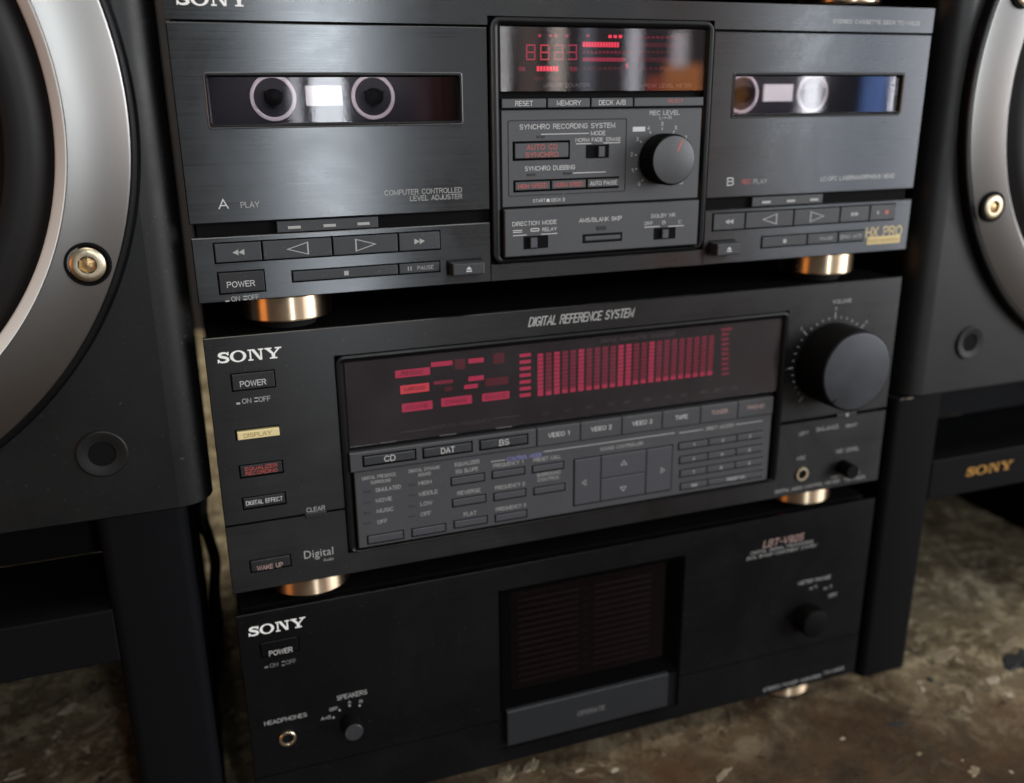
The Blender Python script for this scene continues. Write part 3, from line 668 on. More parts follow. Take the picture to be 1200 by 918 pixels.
# ---- centre console
cons = (124.6, 230.9, -67.2, 34.4); inn = (129.0, 227.4, -64.9, 31.3)
MB().ring(cons, inn, [(0, 2.2), (0, -0.6), (0.12, -1.2), (0.45, -1.4), (0.8, -1.0), (1, -0.2), (1, 2.4)], 4.5, 1.0).build('console_frame', 'bezel_black', deck, True)
MB().box(128.6, 227.8, 2.3, 4.0, -65.2, 31.6).build('console_back', 'gap_black', deck)
CY = -0.4
dsp = MB().box(129.6, 226.9, 1.4, 2.2, 5.4, 30.6).build('counter_display', 'display_back', deck)
MB().box(129.6, 226.9, -0.2, 0.2, 5.2, 30.7).build('display_window', 'counter_glass', deck)
Y1 = 1.3
def seg7(cx, cz, w, h, on, m_on, m_off, par):
    t = 0.55
    segs = {'a': (cx-w, cx+w, cz+h-t, cz+h), 'g': (cx-w, cx+w, cz-t/2, cz+t/2), 'd': (cx-w, cx+w, cz-h, cz-h+t),
            'f': (cx-w, cx-w+t, cz+t*.8, cz+h-t*1.2), 'b': (cx+w-t, cx+w, cz+t*.8, cz+h-t*1.2), 'e': (cx-w, cx-w+t, cz-h+t*1.2, cz-t*.8), 'c': (cx+w-t, cx+w, cz-h+t*1.2, cz-t*.8)}
    a, b = MB(), MB()
    for k, s in segs.items(): (a if k in on else b).quad(*s, Y1)
    if a.v: a.build('digit_segment', m_on, par)
    if b.v: b.build('digit_segment', m_off, par)
for px, on, mo in ((622, 'abcdefg', 'led_mid'), (638.5, 'abcdefg', 'led_orange'), (655, 'abcdeg', 'led_mid'), (671, 'abcdg', 'led_mid')):
    x, z = P(px, 61.5, Y1); seg7(x, z, 2.1, 3.1, on, mo, 'led_faint', dsp)
for i, (a, b, yy, h, mm) in enumerate(((683, 726, 52.5, 6, 'led_bright'), (683, 733, 70, 4.5, 'led_mid'), (629, 655, 80.7, 6, 'led_bright'), (668, 677, 81, 5, 'led_dim'), (608, 616, 81, 5, 'led_dim'), (734, 736, 77, 5, 'led_bright'), (738, 800, 53, 5, 'led_faint'), (738, 800, 70, 5, 'led_faint'))):
    q = pxrect(a, b, yy, h, Y1); n = max(1, int((q[1]-q[0])/1.3)); mb = MB()
    for k in range(n):
        w_ = (q[1]-q[0])/n; mb.quad(q[0]+k*w_, q[0]+(k+0.8)*w_, q[2], q[3], Y1)
    mb.build('level_bar', mm, dsp)
marks(dsp, [pxrect(p-1.8, p+1.8, 42, 3.4, Y1) for p in (632.5, 645, 651.5, 664, 689)], 'led_mid', Y1, 'display_dots')
marks(dsp, [pxrect(p-2, p+2, 43, 3.6, Y1) for p in (715, 721, 727)], 'led_bright', Y1, 'display_dots')
marks(dsp, [pxrect(686, 686.01+k, 0, 1, Y1) for k in ()] or [pxrect(p, p+12, 92, 2.5, Y1) for p in (625, 645)], 'led_faint', Y1, 'display_dots')
marks(dsp, [pxrect(683+k*4.6, 683+k*4.6+3, 61.5, 3, Y1) for k in range(16)], 'led_dim', Y1, 'scale_marks')
marks(dsp, [pxrect(742+k*5.4, 742+k*5.4+3.4, 44, 2.6, Y1) for k in range(11)], 'led_dim', Y1, 'scale_marks')
marks(dsp, [pxrect(742+k*5.4, 742+k*5.4+3.4, 61.5, 3, Y1) for k in range(11)], 'led_faint', Y1, 'scale_marks')
marks(dsp, [pxrect(683+k*6, 683+k*6+3.6, 80.5, 3.5, Y1) for k in range(19)], 'led_faint', Y1, 'scale_marks')
text(dsp, 'LINEAR COUNTER', (664, 100), 54, 4.5, 'print_grey', Y1); text(dsp, 'PEAK LEVEL METER', (783, 100.5), 55, 4.5, 'print_grey', Y1)
rowq = rect((587, 116.3), (825, 113.8), (587, 127.2)); rowq = (129.5, 226.8, rowq[2], rowq[3])
for i, (qq, tx) in enumerate(zip(split(rowq, (639.7, 690.8, 741), 120, gap=0.35), ('RESET', 'MEMORY', 'DECK A/B', ''))):
    bt = button(deck, qq, -1.2, 2.3, 'console_grey', 'counter_button')
    if tx: tmid(bt, tx, qq, (8, 11.4, 13.0)[i], 2.1, 'print_white', -1.26)
    else: text_mm(bt, 'SELECT', mid(qq)[0]+3, mid(qq)[1]+0.4, 8, 1.4, 'print_red', -1.26)
# console plate with wells
aq = rect((600.6, 165.7), (668, 164.7), (600.6, 189), CY); tq = rect((601.4, 211.5), (725.4, 207), (601.4, 226), CY)
cp = MB().panel(129.4, 226.9, -42.9, rowq[2]-0.7, [aq, tq], CY, 2.3, 2.2).build('console_plate', 'console_grey', deck)
sy = rect((596.3, 142.6), (734.7, 137.6), (595, 230.5), CY)
MB().ring(grow(sy, 0.15), grow(sy, -0.35), [(0, CY-0.02), (0.5, CY-0.22), (1, CY-0.02)], 0.8, 0.6, 3).build('panel_border', 'button_plastic', cp)
yt = CY-0.06
text(cp, 'SYNCHRO RECORDING SYSTEM', (664.8, 148), 112, 6, 'print_white', yt); text(cp, 'MODE', (701, 156.2), 17, 5, 'print_white', yt)
text(cp, 'NORM', (682.5, 164.3), 16, 4.5, 'print_white', yt); text(cp, 'FADE', (700, 163.8), 13, 4.5, 'print_white', yt); text(cp, 'ERASE', (719, 163.3), 17, 4.5, 'print_white', yt)
marks(cp, [pxrect(634, 690, 157, 0.9, CY), pxrect(675, 693, 168.6, 0.9, CY), pxrect(707, 727, 167.5, 0.9, CY), pxrect(671.5, 710, 202.3, 0.9, CY)], 'print_white', yt, 'printed_line')
for c in ((634, 160.3), (622.7, 204.8), (665, 203.2)):
    x, z = P(*c, CY); MB().box(x-1.9, x+1.9, CY-0.35, CY+0.1, z-0.45, z+0.45, 0.15).build('indicator_lamp', 'dark_button', cp)
bt = button(deck, grow(aq, -0.9), CY-0.5, 2.0, 'console_grey', 'synchro_button'); x, z = mid(aq); text_mm(bt, 'AUTO CD', x, z+1.5, 14.5, 2.2, 'print_red', CY-0.56); text_mm(bt, 'SYNCHRO', x, z-1.7, 15.5, 2.2, 'print_red', CY-0.56)
for i, (qq, tx) in enumerate(zip(split((tq[0]+0.8, tq[1], tq[2]+0.8, tq[3]-0.8), (644.7, 686.6), 218, gap=0.45), ('HIGH SPEED', 'NORM SPEED', 'AUTO PAUSE'))):
    bt = button(deck, qq, CY-0.5, 2.0, 'console_grey', 'dubbing_button'); tmid(bt, tx, qq, 13.5, 1.9, 'print_white' if i == 2 else 'print_red', CY-0.56)
text(cp, 'SYNCHRO DUBBING', (644.5, 197), 59, 5.5, 'print_white', yt); text(cp, 'START', (632, 235.3), 15, 4, 'print_white', yt); text(cp, 'DECK B', (654, 234.3), 16, 4, 'print_white', yt)
marks(cp, [pxrect(640.5, 644, 235, 3.6, CY)], 'print_white', yt, 'symbol')
a = rect((687.5, 171), (713, 170.2), (687.5, 185), CY); x, _ = P(703.5, 178, CY); recess_slider(cp, a, x-1.5, x+1.5, CY)
# recording level knob
kx, kz = 206.6, -24.4
kn = knob(deck, kx, kz, 10.9, 11.5, 'recording_level_knob', 'knob_side', 'console_grey', 60, CY)
pa = math.radians(67); yk = CY-11.5-0.52
ca, sa = math.cos(pa), math.sin(pa)
def hand(r0, r1, w): return [(kx+r0*ca-w*sa, kz+r0*sa+w*ca), (kx+r1*ca-w*sa, kz+r1*sa+w*ca), (kx+r1*ca+w*sa, kz+r1*sa-w*ca), (kx+r0*ca+w*sa, kz+r0*sa-w*ca)]
MB().poly(hand(4.2, 9.6, 0.35), yk).build('pointer', 'print_red', kn)
text(cp, 'REC LEVEL', (779, 132.3), 35, 5.2, 'print_white', yt); text(cp, 'L-+-R', (780, 138), 14, 3.8, 'print_white', yt)
tk = MB()
for i in range(11):
    a = math.radians(225-27*i); ca2, sa2 = math.cos(a), math.sin(a)
    tk.poly([(kx+12.6*ca2-.18*sa2, kz+12.6*sa2+.18*ca2), (kx+13.7*ca2-.18*sa2, kz+13.7*sa2+.18*ca2), (kx+13.7*ca2+.18*sa2, kz+13.7*sa2-.18*ca2), (kx+12.6*ca2+.18*sa2, kz+12.6*sa2-.18*ca2)], yt)
    text_mm(cp, str(i), kx+15.3*ca2, kz+15.3*sa2, 1.1 if i < 10 else 2.2, 1.7, 'print_white', yt, 'dial_number')
tk.build('dial_ticks', 'print_white', cp)
q = pxrect(741.5, 756, 151.5, 5.5, CY); MB().quad(*q, yt).build('dolby_badge', 'print_white', cp)
# lower flap of the console
FY = -2.6
fl = MB().box(129.6, 226.4, FY, 2.3, -64.4, -43.6, 0.5).build('console_flap', 'console_grey', deck)
yt = FY-0.06
text(fl, 'DIRECTION MODE', (626.4, 261.5), 52, 5, 'print_white', yt); text(fl, 'RELAY', (644, 268.8), 17, 4.3, 'print_white', yt)
marks(fl, [pxrect(601, 612, 270.3, 0.9, FY), pxrect(601, 612, 272.4, 0.9, FY), pxrect(601, 617, 276, 0.9, FY), pxrect(634, 653, 274.2, 0.9, FY), pxrect(755, 773, 266, 0.9, FY), pxrect(783, 801, 265, 0.9, FY)], 'print_white', yt, 'printed_line')
a = pxrect(621.5, 632, 269.5, 4, FY); MB().ring(a, grow(a, -0.4), [(0, yt), (1, yt)], 0.7, 0.4, 3).build('symbol', 'print_white', fl)
a = rect((614.4, 278), (641.5, 276.5), (614.4, 291.5), FY); x, _ = P(624.4, 285, FY); recess_slider(fl, a, x-1.6, x+1.6, FY)
text(fl, 'AMS/BLANK SKIP', (703.6, 257.2), 50, 5, 'print_white', yt)
x, z = P(704.9, 267.4, FY); MB().box(x-2.4, x+2.4, FY-0.3, FY+0.1, z-0.85, z+0.85, 0.15).build('indicator_lamp', 'dark_button', fl)
a = rect((682.8, 274.7), (729, 272.6), (682.8, 285.2), FY); MB().ring(grow(a, 0.1), grow(a, -0.9), [(0, FY-0.02), (0.2, FY-0.2), (1, FY-0.2), (1, FY-0.01)], 0.2, 0.1, 2).build('surround', 'gap_black', fl)
MB().box(a[0]+1, a[1]-1, FY-0.5, FY, a[2]+1, a[3]-1, 0.25).build('skip_button', 'console_grey', fl)
text(fl, 'DOLBY NR', (777.3, 252.7), 28, 4.5, 'print_white', yt); text(fl, 'OFF', (760, 262), 10, 4, 'print_white', yt); text(fl, 'B', (778, 260.8), 4, 4, 'print_white', yt); text(fl, 'C', (797, 260), 4, 4, 'print_white', yt)
a = rect((766.8, 268.2), (791, 267), (766.8, 280.3), FY); x, _ = P(778, 274, FY); recess_slider(fl, a, x-1.6, x+1.6, FY)

# ------------------------------------------------------------------ receiver
RT, RB = -89.5, -206.8
rec = thing('control_amplifier', 'black amplifier with wide red equaliser display and large volume knob, middle of the stack', 'amplifier', (177.5, 0, RB-11))
MB().box(2.5, 352, 2.6, 300, RB+1, RT-0.6).build('chassis', 'chassis_black', rec)
b_pw = rect((269.7, 438), (322, 433), (271.4, 459.7)); b_ds = rect((275, 503.5), (327, 498.5), (276.4, 516.8)); b_eq = rect((279.7, 545.4), (331.6, 539), (280.7, 561.7)); b_de = rect((283, 583), (335, 576.7), (284.7, 598.5))
seamL = -173.6
mod = (52.2, 284.2, -196.0, -102.0)
wake = rect((292, 657), (341, 649), (293, 672))
seamR = -163.5
up = MB().panel(0, XW, RB, RT, [(52.1, 284.3, -196.1, -101.9), b_pw, b_ds, b_eq, b_de, wake, (0.35, 52.1, seamL-0.55, seamL+0.45), (284.3, XW-0.35, seamR-1.05, seamR+1.05)], 0, 2.5, 2.4).build('front_panel', 'receiver_metal', rec)
left = lowl = right = lowr = up
logo(left, 4.7, 30.6, -100.2-0.2, -95.6, -0.05, 'logo_white')
text(up, 'DIGITAL REFERENCE SYSTEM', (681.5, 372), 123, 11, 'print_grey', shear=0.25)
bt = button(rec, grow(b_pw, -0.5), -0.4, 2.0, 'dark_button', 'power_button'); text(bt, 'POWER', (296.5, 449), 31, 7, 'print_white', -0.46)
text(left, 'ON', (289, 470), 11, 6, 'print_grey'); text(left, 'OFF', (310, 467.6), 14, 6, 'print_grey')
marks(left, [pxrect(277, 281.5, 473, 2.4), pxrect(298, 302.5, 470.5, 1.5), pxrect(298, 302.5, 466.5, 1.4)], 'print_grey', -0.05, 'symbol')
bt = button(rec, (b_ds[0]+0.8, b_ds[1]-0.1, b_ds[2]+0.1, b_ds[3]-1.1), -0.4, 2.0, 'cream_key', 'display_button'); tmid(bt, 'DISPLAY', b_ds, 11.5, 1.9, 'print_brown', -0.46, dz=-0.5)
bt = button(rec, grow(b_eq, -0.6), 0.1, 2.0, 'dark_button', 'equalizer_button'); x, z = mid(b_eq); text_mm(bt, 'EQUALIZER', x, z+1.0, 13.5, 1.7, 'print_red', 0.04); text_mm(bt, 'RECORDING', x, z-1.2, 13.5, 1.7, 'print_red', 0.04)
bt = button(rec, grow(b_de, -0.6), 0.1, 2.0, 'dark_button', 'effect_button'); tmid(bt, 'DIGITAL EFFECT', b_de, 15.6, 2.1, 'print_white', 0.04)
text(left, 'CLEAR', (370, 596.6), 22, 5.5, 'print_grey')
a = pxrect(358, 383, 606.5, 7, -0.5); MB().box(a[0], a[1], -1.2, 1, seamL-1.6, seamL+0.8, 0.3).build('clear_button', 'dark_button', rec)
bt = button(rec, grow(wake, -0.6), -0.2, 2.0, 'dark_button', 'wake_up_button'); text(bt, 'WAKE UP', (316.4, 664), 31, 5.5, 'print_pink', -0.26)
text(lowl, 'Digital', (373.5, 649.5), 34.5, 12, 'print_grey'); text(lowl, 'Audio', (385, 655.5), 12, 3.4, 'print_grey')
feet(rec, 36.0, RB, -215.0, -218.0); feet(rec, 313.5, RB, -215.0, -218.0); feet(rec, 36.0, RB, -215.0, -218.0, 270); feet(rec, 313.5, RB, -215.0, -218.0, 270)
# module
gl = (56.4, 280.0, -144.6, -105.6)
MB().ring(mod, (56.0, 280.4, -194.6, -105.3), [(0, 2.2), (0, -0.9), (0.1, -1.5), (0.4, -1.7), (0.75, -1.1), (1, -0.1), (1, 2.4)], 4.0, 0.8).build('display_frame', 'bezel_black', rec, True)
MB().box(55.5, 280.8, 2.3, 4.0, -195, -105).build('module_back', 'gap_black', rec)
dp = MB().box(gl[0], gl[1], 1.5, 2.2, gl[2], gl[3]).build('equalizer_display', 'display_back', rec)
MB().box(gl[0], gl[1], -0.1, 0.25, gl[2], gl[3]).build('display_window', 'display_glass', rec)
Y1 = 1.4
def bl(x0, x1, yc, h, mt): MB().quad(*pxrect(x0, x1, yc, h, Y1), Y1).build('display_block', mt, dp)
for a in ((463, 504, 437, 9, 'led_mid'), (505, 530, 426.5, 5.5, 'led_mid'), (549, 567, 422.7, 5.5, 'led_mid'), (578, 591, 420, 12, 'led_faint'), (533, 545, 427, 12, 'led_faint'), (469, 503, 455.5, 10, 'led_orange'), (508, 531, 448, 4, 'led_dim'), (549, 567, 443.5, 5.5, 'led_mid'), (544, 560, 453, 5, 'led_mid'), (521, 530, 456, 5, 'led_faint'), (569, 596, 447, 9, 'led_faint'), (471, 507, 476.5, 10, 'led_mid'), (517, 553, 470, 10, 'led_mid'), (565, 597, 464.5, 9, 'led_mid')): bl(*a)
for k, (tx, c) in enumerate((('PRESENCE', (483, 437)), ('SURROUND', (486, 455.5)), ('MOVIE', (489, 476.5)), ('DYNAMIC', (535, 470)), ('SOUND', (581, 464.5)))): text(dp, tx, c, 26, 4.5, 'display_back', Y1-0.05)
marks(dp, [pxrect(609, 622, 417+k*7.8-0.6, 4, Y1) for k in range(7)], 'led_mid', Y1, 'scale_marks')
xa, xb = P(630, 440, Y1)[0], P(838.5, 415, Y1)[0]; zt = P(654, 411.5, Y1)[1]; zb = P(654, 461.5, Y1)[1]; n = 23
for k in range(n):
    w_ = (xb-xa)/n; x = xa+k*w_; mb = MB(); ns = 11
    for j in range(ns):
        h_ = (zt-zb)/ns; mb.quad(x, x+w_*0.68, zb+j*h_, zb+(j+0.82)*h_, Y1)
    mb.build('spectrum_bar', 'led_dim' if k not in (0, 2, 5, 10, 11, 14) else 'led_mid', dp)
    MB().quad(x, x+w_*0.68, zb-0.05, zb+h_*0.95, Y1-0.05).build('bar_base', 'led_mid', dp)
marks(dp, [pxrect(845.5, 854+(4 if k == 0 else 0), 386+k*5.8, 3, Y1) for k in range(10)], 'led_dim', Y1, 'scale_marks')
text(dp, 'DIGITAL PARAMETRIC EQUALIZER', (747.7, 395.6), 86, 4.2, 'print_dim', Y1); text(dp, 'SAMPLING FREQUENCY', (540, 497), 71, 4, 'print_dim', Y1)
marks(dp, [pxrect(469, 503, 505, 0.8, Y1), pxrect(578, 609, 489, 0.8, Y1)], 'print_dim', Y1, 'printed_line')
for tx, c in zip(('20', '40', '60', '125', '250', '500', '1k', '2k', '4k', '8k', '12k', '16k'), ((639.6, 484.4), (665.5, 480.8), (690.8, 477.3), (715.7, 474), (734.7, 471.6), (759, 468.3), (782.8, 465.3), (801.6, 462.8), (824.2, 459.5), (841.7, 457), (860, 454.8))): text(dp, tx, c, 8, 3.6, 'print_dim', Y1)
marks(dp, [pxrect(445, 465, 518.2, 1.6, Y1), pxrect(515, 535, 509.4, 1.6, Y1), pxrect(581, 600, 500.8, 1.6, Y1)], 'print_dim', Y1, 'printed_line')
# function row
RY = -2.2
rz1 = P(409, 532.5, RY)[1]; rz0 = P(411, 554.5, RY)[1]
fxs = [P(p, yy, RY)[0] for p, yy in ((410, 540), (629, 510), (680, 500), (728.7, 494), (776, 488), (821, 480), (865, 474), (906.5, 470))]
b3 = [rect((424, 533.4), (487.8, 525.4), (425, 548.5), RY), rect((494.5, 524), (554, 516), (495, 538), RY), rect((561, 514.6), (619.3, 507.4), (561.7, 529), RY)]
zc = sum(mid(q)[1] for q in b3)/3; b3 = [(q[0], q[1], zc-2.9, zc+2.7) for q in b3]
fr_ = MB().panel(fxs[0], fxs[1]-0.25, rz0, rz1, b3, RY, 2.3, 1.5, 0.3).build('source_strip', 'keypad_grey', rec)
for q, tx, w_ in zip(b3, ('CD', 'DAT', 'BS'), (5.2, 6.6, 5.0)):
    bt = button(rec, grow(q, -0.75), RY-0.3, 2, 'button_plastic', 'source_button'); tmid(bt, tx, q, w_, 2.9, 'print_white', RY-0.36)
for i, tx in enumerate(('VIDEO 1', 'VIDEO 2', 'VIDEO 3', 'TAPE', 'TUNER', 'PHONO')):
    q = (fxs[i+1]+0.2, fxs[i+2]-0.2, rz0, rz1); bt = button(rec, q, RY-0.2, 2.3, 'keypad_grey', 'source_button')
    tmid(bt, tx, q, (11, 11, 11, 7, 9.5, 10)[i], 2.3, 'print_pink' if i > 3 else 'print_white', RY-0.26, dz=0.4)
# keypad panel
KY = -1.6
kz1 = rz0-0.5; kz0 = -194.0
def kb(tl, tr, h): return rect(tl, tr, (tl[0]+0.8, tl[1]+h), KY)
B = dict(a=kb((429.6, 627.9), (473.4, 620.9), 11), b=kb((481.5, 619.6), (522.8, 612.8), 10.5),
    c=kb((527.3, 559.7), (568.4, 553.4), 10.5), d=kb((529, 584.8), (570, 578.5), 10.5), e=kb((530.8, 609.8), (571.7, 604), 10.5),
    f=kb((575.4, 552), (615.5, 546.4), 10), g=kb((577.4, 578), (616.8, 572), 10), h=kb((579, 602.8), (618, 597), 10),
    i=kb((622.6, 545.7), (661.4, 540), 9.5), j=kb((624.3, 571.5), (662.7, 565.5), 9.5))
pad = rect((670, 538.2), (789, 521), (673, 593.5), KY)
krow = [rect(a, b, (a[0]+0.5, a[1]+9.3), KY) for a, b in (((794, 519), (893.5, 504)), ((795, 535.3), (893.5, 519.7)), ((795.6, 551), (893.8, 535)), ((796, 566), (894, 550.8)))]
kp = MB().panel(57.0, P(903.5, 500, KY)[0], kz0, kz1, list(B.values())+[pad]+krow, KY, 2.3, 2.2, 0.4).build('keypad_panel', 'keypad_grey', rec)
for q in B.values(): button(rec, grow(q, -0.62), KY-0.35, 2.2, 'key_grey', 'function_key', 0.25)
yt = KY-0.06
def lab(tx, c, w, h, mt='print_grey'): text(kp, tx, c, w, h, mt, yt)
for a in (('DIGITAL PRESENCE', (444, 558.5), 40, 3.8), ('SURROUND', (446, 564.3), 24, 3.8), ('SIMULATED', (454.8, 572.6), 30, 4.6), ('MOVIE', (450, 585.7), 19, 4.6), ('MUSIC', (451.4, 597.8), 20, 4.6), ('OFF', (448, 611.4), 12, 4.6),
          ('DIGITAL DYNAMIC', (497.5, 550), 37, 3.8), ('SOUND', (497.5, 555.8), 15, 3.8), ('HIGH', (498, 565.6), 15, 4.6), ('MIDDLE', (502, 577.6), 22, 4.6), ('LOW', (499.7, 590), 14, 4.6), ('OFF', (499, 602.2), 12, 4.6),
          ('EQUALIZER', (547.4, 542.8), 29, 4.4), ('EQ SLOPE', (547.4, 551.2), 26, 4.4), ('REVERSE', (549.6, 576.4), 27, 4.6), ('FLAT', (551, 602), 15, 4.6),
          ('FREQUENCY 1', (595.5, 543.8), 35, 4.4), ('FREQUENCY 2', (597.5, 569.6), 35, 4.4), ('FREQUENCY 3', (598.7, 594.6), 35, 4.4), ('PRESET CALL', (641, 537.3), 32, 4.4), ('SURROUND', (643, 555.3), 28, 4), ('CONTROL', (643, 561), 26, 4)): lab(*a)
lab('CONTROL MODE', (614.5, 535.6), 41, 4.4, 'print_blue'); lab('SOUND CONTROLLER', (728.5, 523.2), 50, 3.8); lab('DIRECT ACCESS', (843.5, 500.5), 32, 4)
marks(kp, [pxrect(575, 592, 540.2, 0.9, KY), pxrect(637, 790, 518.5, 1.0, KY), pxrect(796, 824, 505.5, 0.9, KY), pxrect(862, 893, 495.5, 0.9, KY)], 'print_grey', yt, 'printed_line')
for xx, ys in ((431, (576, 588.5, 600.8, 613)), (483.5, (567.7, 580, 592.8, 604.8))):
    for yy in ys:
        x, z = P(xx, yy, KY); MB().box(x-1.6, x+1.6, KY-0.3, KY+0.1, z-0.35, z+0.35, 0.1).build('indicator_lamp', 'button_plastic', kp)
g = grow(pad, -0.6); xs_ = [g[0], P(703.5, 560, KY)[0], P(756.5, 550, KY)[0], g[1]]; zm = (g[2]+g[3])/2
for (q, dn) in (((xs_[0], xs_[1]-0.2, g[2], g[3]), -1), ((xs_[1]+0.2, xs_[2]-0.2, zm+0.2, g[3]), 2), ((xs_[1]+0.2, xs_[2]-0.2, g[2], zm-0.2), -2), ((xs_[2]+0.2, xs_[3], g[2], g[3]), 1)):
    bt = button(rec, q, KY-0.5, 2.2, 'key_grey', 'cursor_key'); cx, cz = mid(q)
    if dn == -1: cx -= 2.0; cz -= 0.5
    if dn == 1: cx += 2.2; cz -= 0.5
    if dn == 2: cz += 0.8
    if dn == -2: cz -= 1.2
    w2, h2 = (1.2, 1.7) if abs(dn) == 1 else (1.9, 1.3); s = 1 if dn > 0 else -1
    o = [(cx+s*w2, cz), (cx-s*w2, cz+h2), (cx-s*w2, cz-h2)] if abs(dn) == 1 else [(cx, cz+s*h2), (cx-w2, cz-s*h2), (cx+w2, cz-s*h2)]
    gg = (sum(p[0] for p in o)/3, sum(p[1] for p in o)/3); i_ = [(gg[0]+(p[0]-gg[0])*0.66, gg[1]+(p[1]-gg[1])*0.66) for p in o]
    MB().add([(p[0], KY-0.56, p[1]) for p in o+i_], [(a, (a+1) % 3, 3+(a+1) % 3, 3+a) for a in range(3)]).build('symbol', 'print_grey', bt)
num = 1
for r_, q in enumerate(krow):
    g = (q[0]+0.7, q[1]-0.1, q[2]+0.55, q[3]-0.75)
    parts = split(g, (829.7, 862.5), 525, KY, 0.3) if r_ < 3 else split(g, (829.7,), 555, KY, 0.3)
    for k, qq in enumerate(parts):
        bt = button(rec, qq, KY-0.3, 2.2, 'key_grey', 'number_key', 0.25)
        tx = str(num) if num < 10 else ('10/0', 'PRESET EQ')[k]
        tmid(bt, tx, qq, 1.3 if num < 10 else (3.4, 11)[k], 1.6, 'print_white', KY-0.36)
        if r_ < 3: num += 1
# volume
vx, vz = 313.4, -132.3
vk = knob(rec, vx, vz, 21.3, 20.5, 'volume_knob', 'knob_side', 'knob_face', 0)
pa = math.radians(228); ca, sa = math.cos(pa), math.sin(pa)
MB().add([(vx+rr*ca+s*0.5*sa, yy, vz+rr*sa-s*0.5*ca) for rr, s, yy in ((18.0, -1, -21.02), (20.2, -1, -21.02), (20.2, 1, -21.02), (18.0, 1, -21.02))], [(0, 1, 2, 3)]).build('pointer', 'gap_black', vk)
tk = MB(); tm = MB()
for i in range(31):
    a = math.radians(228-276*i/30); big = i % 5 == 0; c_, s_ = math.cos(a), math.sin(a); r0, r1, w_ = 23.6, (27.0 if big else 24.7), 0.22
    tk.poly([(vx+r0*c_-w_*s_, vz+r0*s_+w_*c_), (vx+r1*c_-w_*s_, vz+r1*s_+w_*c_), (vx+r1*c_+w_*s_, vz+r1*s_-w_*c_), (vx+r0*c_+w_*s_, vz+r0*s_-w_*c_)], -0.06)
    if big and i not in (0,): text_mm(right, str(i//3), vx+28.8*c_, vz+28.8*s_, 1.0+0.8*(i > 29), 1.6, 'print_grey', -0.06, 'dial_number')
tk.build('dial_ticks', 'print_grey', right)
text(up, 'VOLUME', (987, 353), 22, 4.6, 'print_grey'); 
text(right, 'LEFT', (942, 508), 11, 3.8, 'print_grey'); text(right, 'BALANCE', (970, 501.8), 25, 4.4, 'print_grey'); text(right, 'RIGHT', (998, 498.6), 13, 3.8, 'print_grey')
x0, x1 = P(977, 511, 0)[0], P(1000, 507, 0)[0]
bs = MB().box(x0, x1, -1.0, 2, seamR-0.9, seamR+0.9, 0.3).build('balance_slider', 'dark_button', rec)
MB().box((x0+x1)/2-0.8, (x0+x1)/2+0.8, -1.3, -0.9, seamR-0.9, seamR+0.9, 0.1).build('slider_mark', 'print_grey', bs)
text(lowr, 'MIC', (939.4, 536.8), 10, 4.2, 'print_grey'); jack(lowr, (939.2, 555.5), 3.9)
text(lowr, 'MIC LEVEL', (993.4, 527.3), 26, 4.4, 'print_grey'); text(lowr, 'MIN', (978, 559), 8, 3.5, 'print_grey'); text(lowr, 'MAX', (1003, 554.5), 9, 3.5, 'print_grey')
mk = P(987, 547); knob(rec, mk[0], mk[1], 4.2, 8.5, 'microphone_knob', 'knob_side', 'knob_side', 0)
text(lowr, 'DIGITAL AUDIO CONTROL CENTER', (946, 570.3), 74, 3.8, 'print_grey'); text(lowr, 'TA-V925', (1001.5, 561), 24, 4, 'print_grey')

# ------------------------------------------------------------------ power amplifier
AT, AB = -218.2, -335.0
amp = thing('power_amplifier', 'plain black power amplifier with dark meter window, bottom unit standing on the floor', 'amplifier', (177.5, 0, FLOOR))
MB().box(2.5, 352, 7.5, 300, AB+1, AT-0.6).build('chassis', 'chassis_black', amp)
sm = -307.1
mt = (125.0, 230.8, -303.0, -231.2)
p_pw = rect((304, 755), (350, 744), (306, 772))
al = MB().panel(0, XW, AB, AT, [(124.8, 231.0, -326.2, -231.0), p_pw, (0.35, 124.8, sm-0.3, sm+0.3), (231.0, XW-0.35, sm-0.3, sm+0.3)], 0, 2.5, 2.4).build('front_panel', 'amp_metal', amp)
ar = lo = lr = al
MB().box(124.82, 230.98, 1.5, 2.5, -326.3, -303).build('flap_recess', 'gap_black', amp)
logo(al, 4.6, 30.3, -229.6, -224.6, -0.05, 'logo_white')
bt = button(amp, grow(p_pw, -0.35), 0.05, 2.0, 'amp_metal', 'power_button'); text(bt, 'POWER', (329, 763.7), 28, 6, 'print_white', -0.02)
text(al, 'ON', (321, 779.5), 10, 5, 'print_dim'); text(al, 'OFF', (341, 775.5), 12, 5, 'print_dim')
marks(al, [pxrect(310, 314.5, 782, 2), pxrect(330, 334, 779.5, 1.4), pxrect(330, 334, 775.5, 1.4)], 'print_dim', -0.05, 'symbol')
text(al, 'SPEAKERS', (412.4, 814.6), 36, 5.5, 'print_grey'); text(al, 'HEADPHONES', (334.7, 843), 51, 5, 'print_grey')
text(al, 'OFF', (391, 831), 10, 4, 'print_grey'); text(al, 'A+B', (382, 841.5), 12, 4, 'print_grey'); text(al, 'A', (409.6, 823), 4, 3.6, 'print_grey'); text(al, 'B', (423, 822), 4, 3.6, 'print_grey')
dm = MB()
for c in ((398, 832.4), (391, 841), (409.7, 827), (421.5, 827)):
    x, z = P(*c); dm.lathe([(0.55, -0.05), (0.05, -0.06)], x, z, 12, False, True)
dm.build('dial_ticks', 'print_grey', al)
jack(al, (337, 865), 4.0)
k_ = P(411, 845); sk = knob(amp, k_[0], k_[1], 4.6, 9.0, 'speaker_selector', 'knob_side', 'button_plastic', 0)
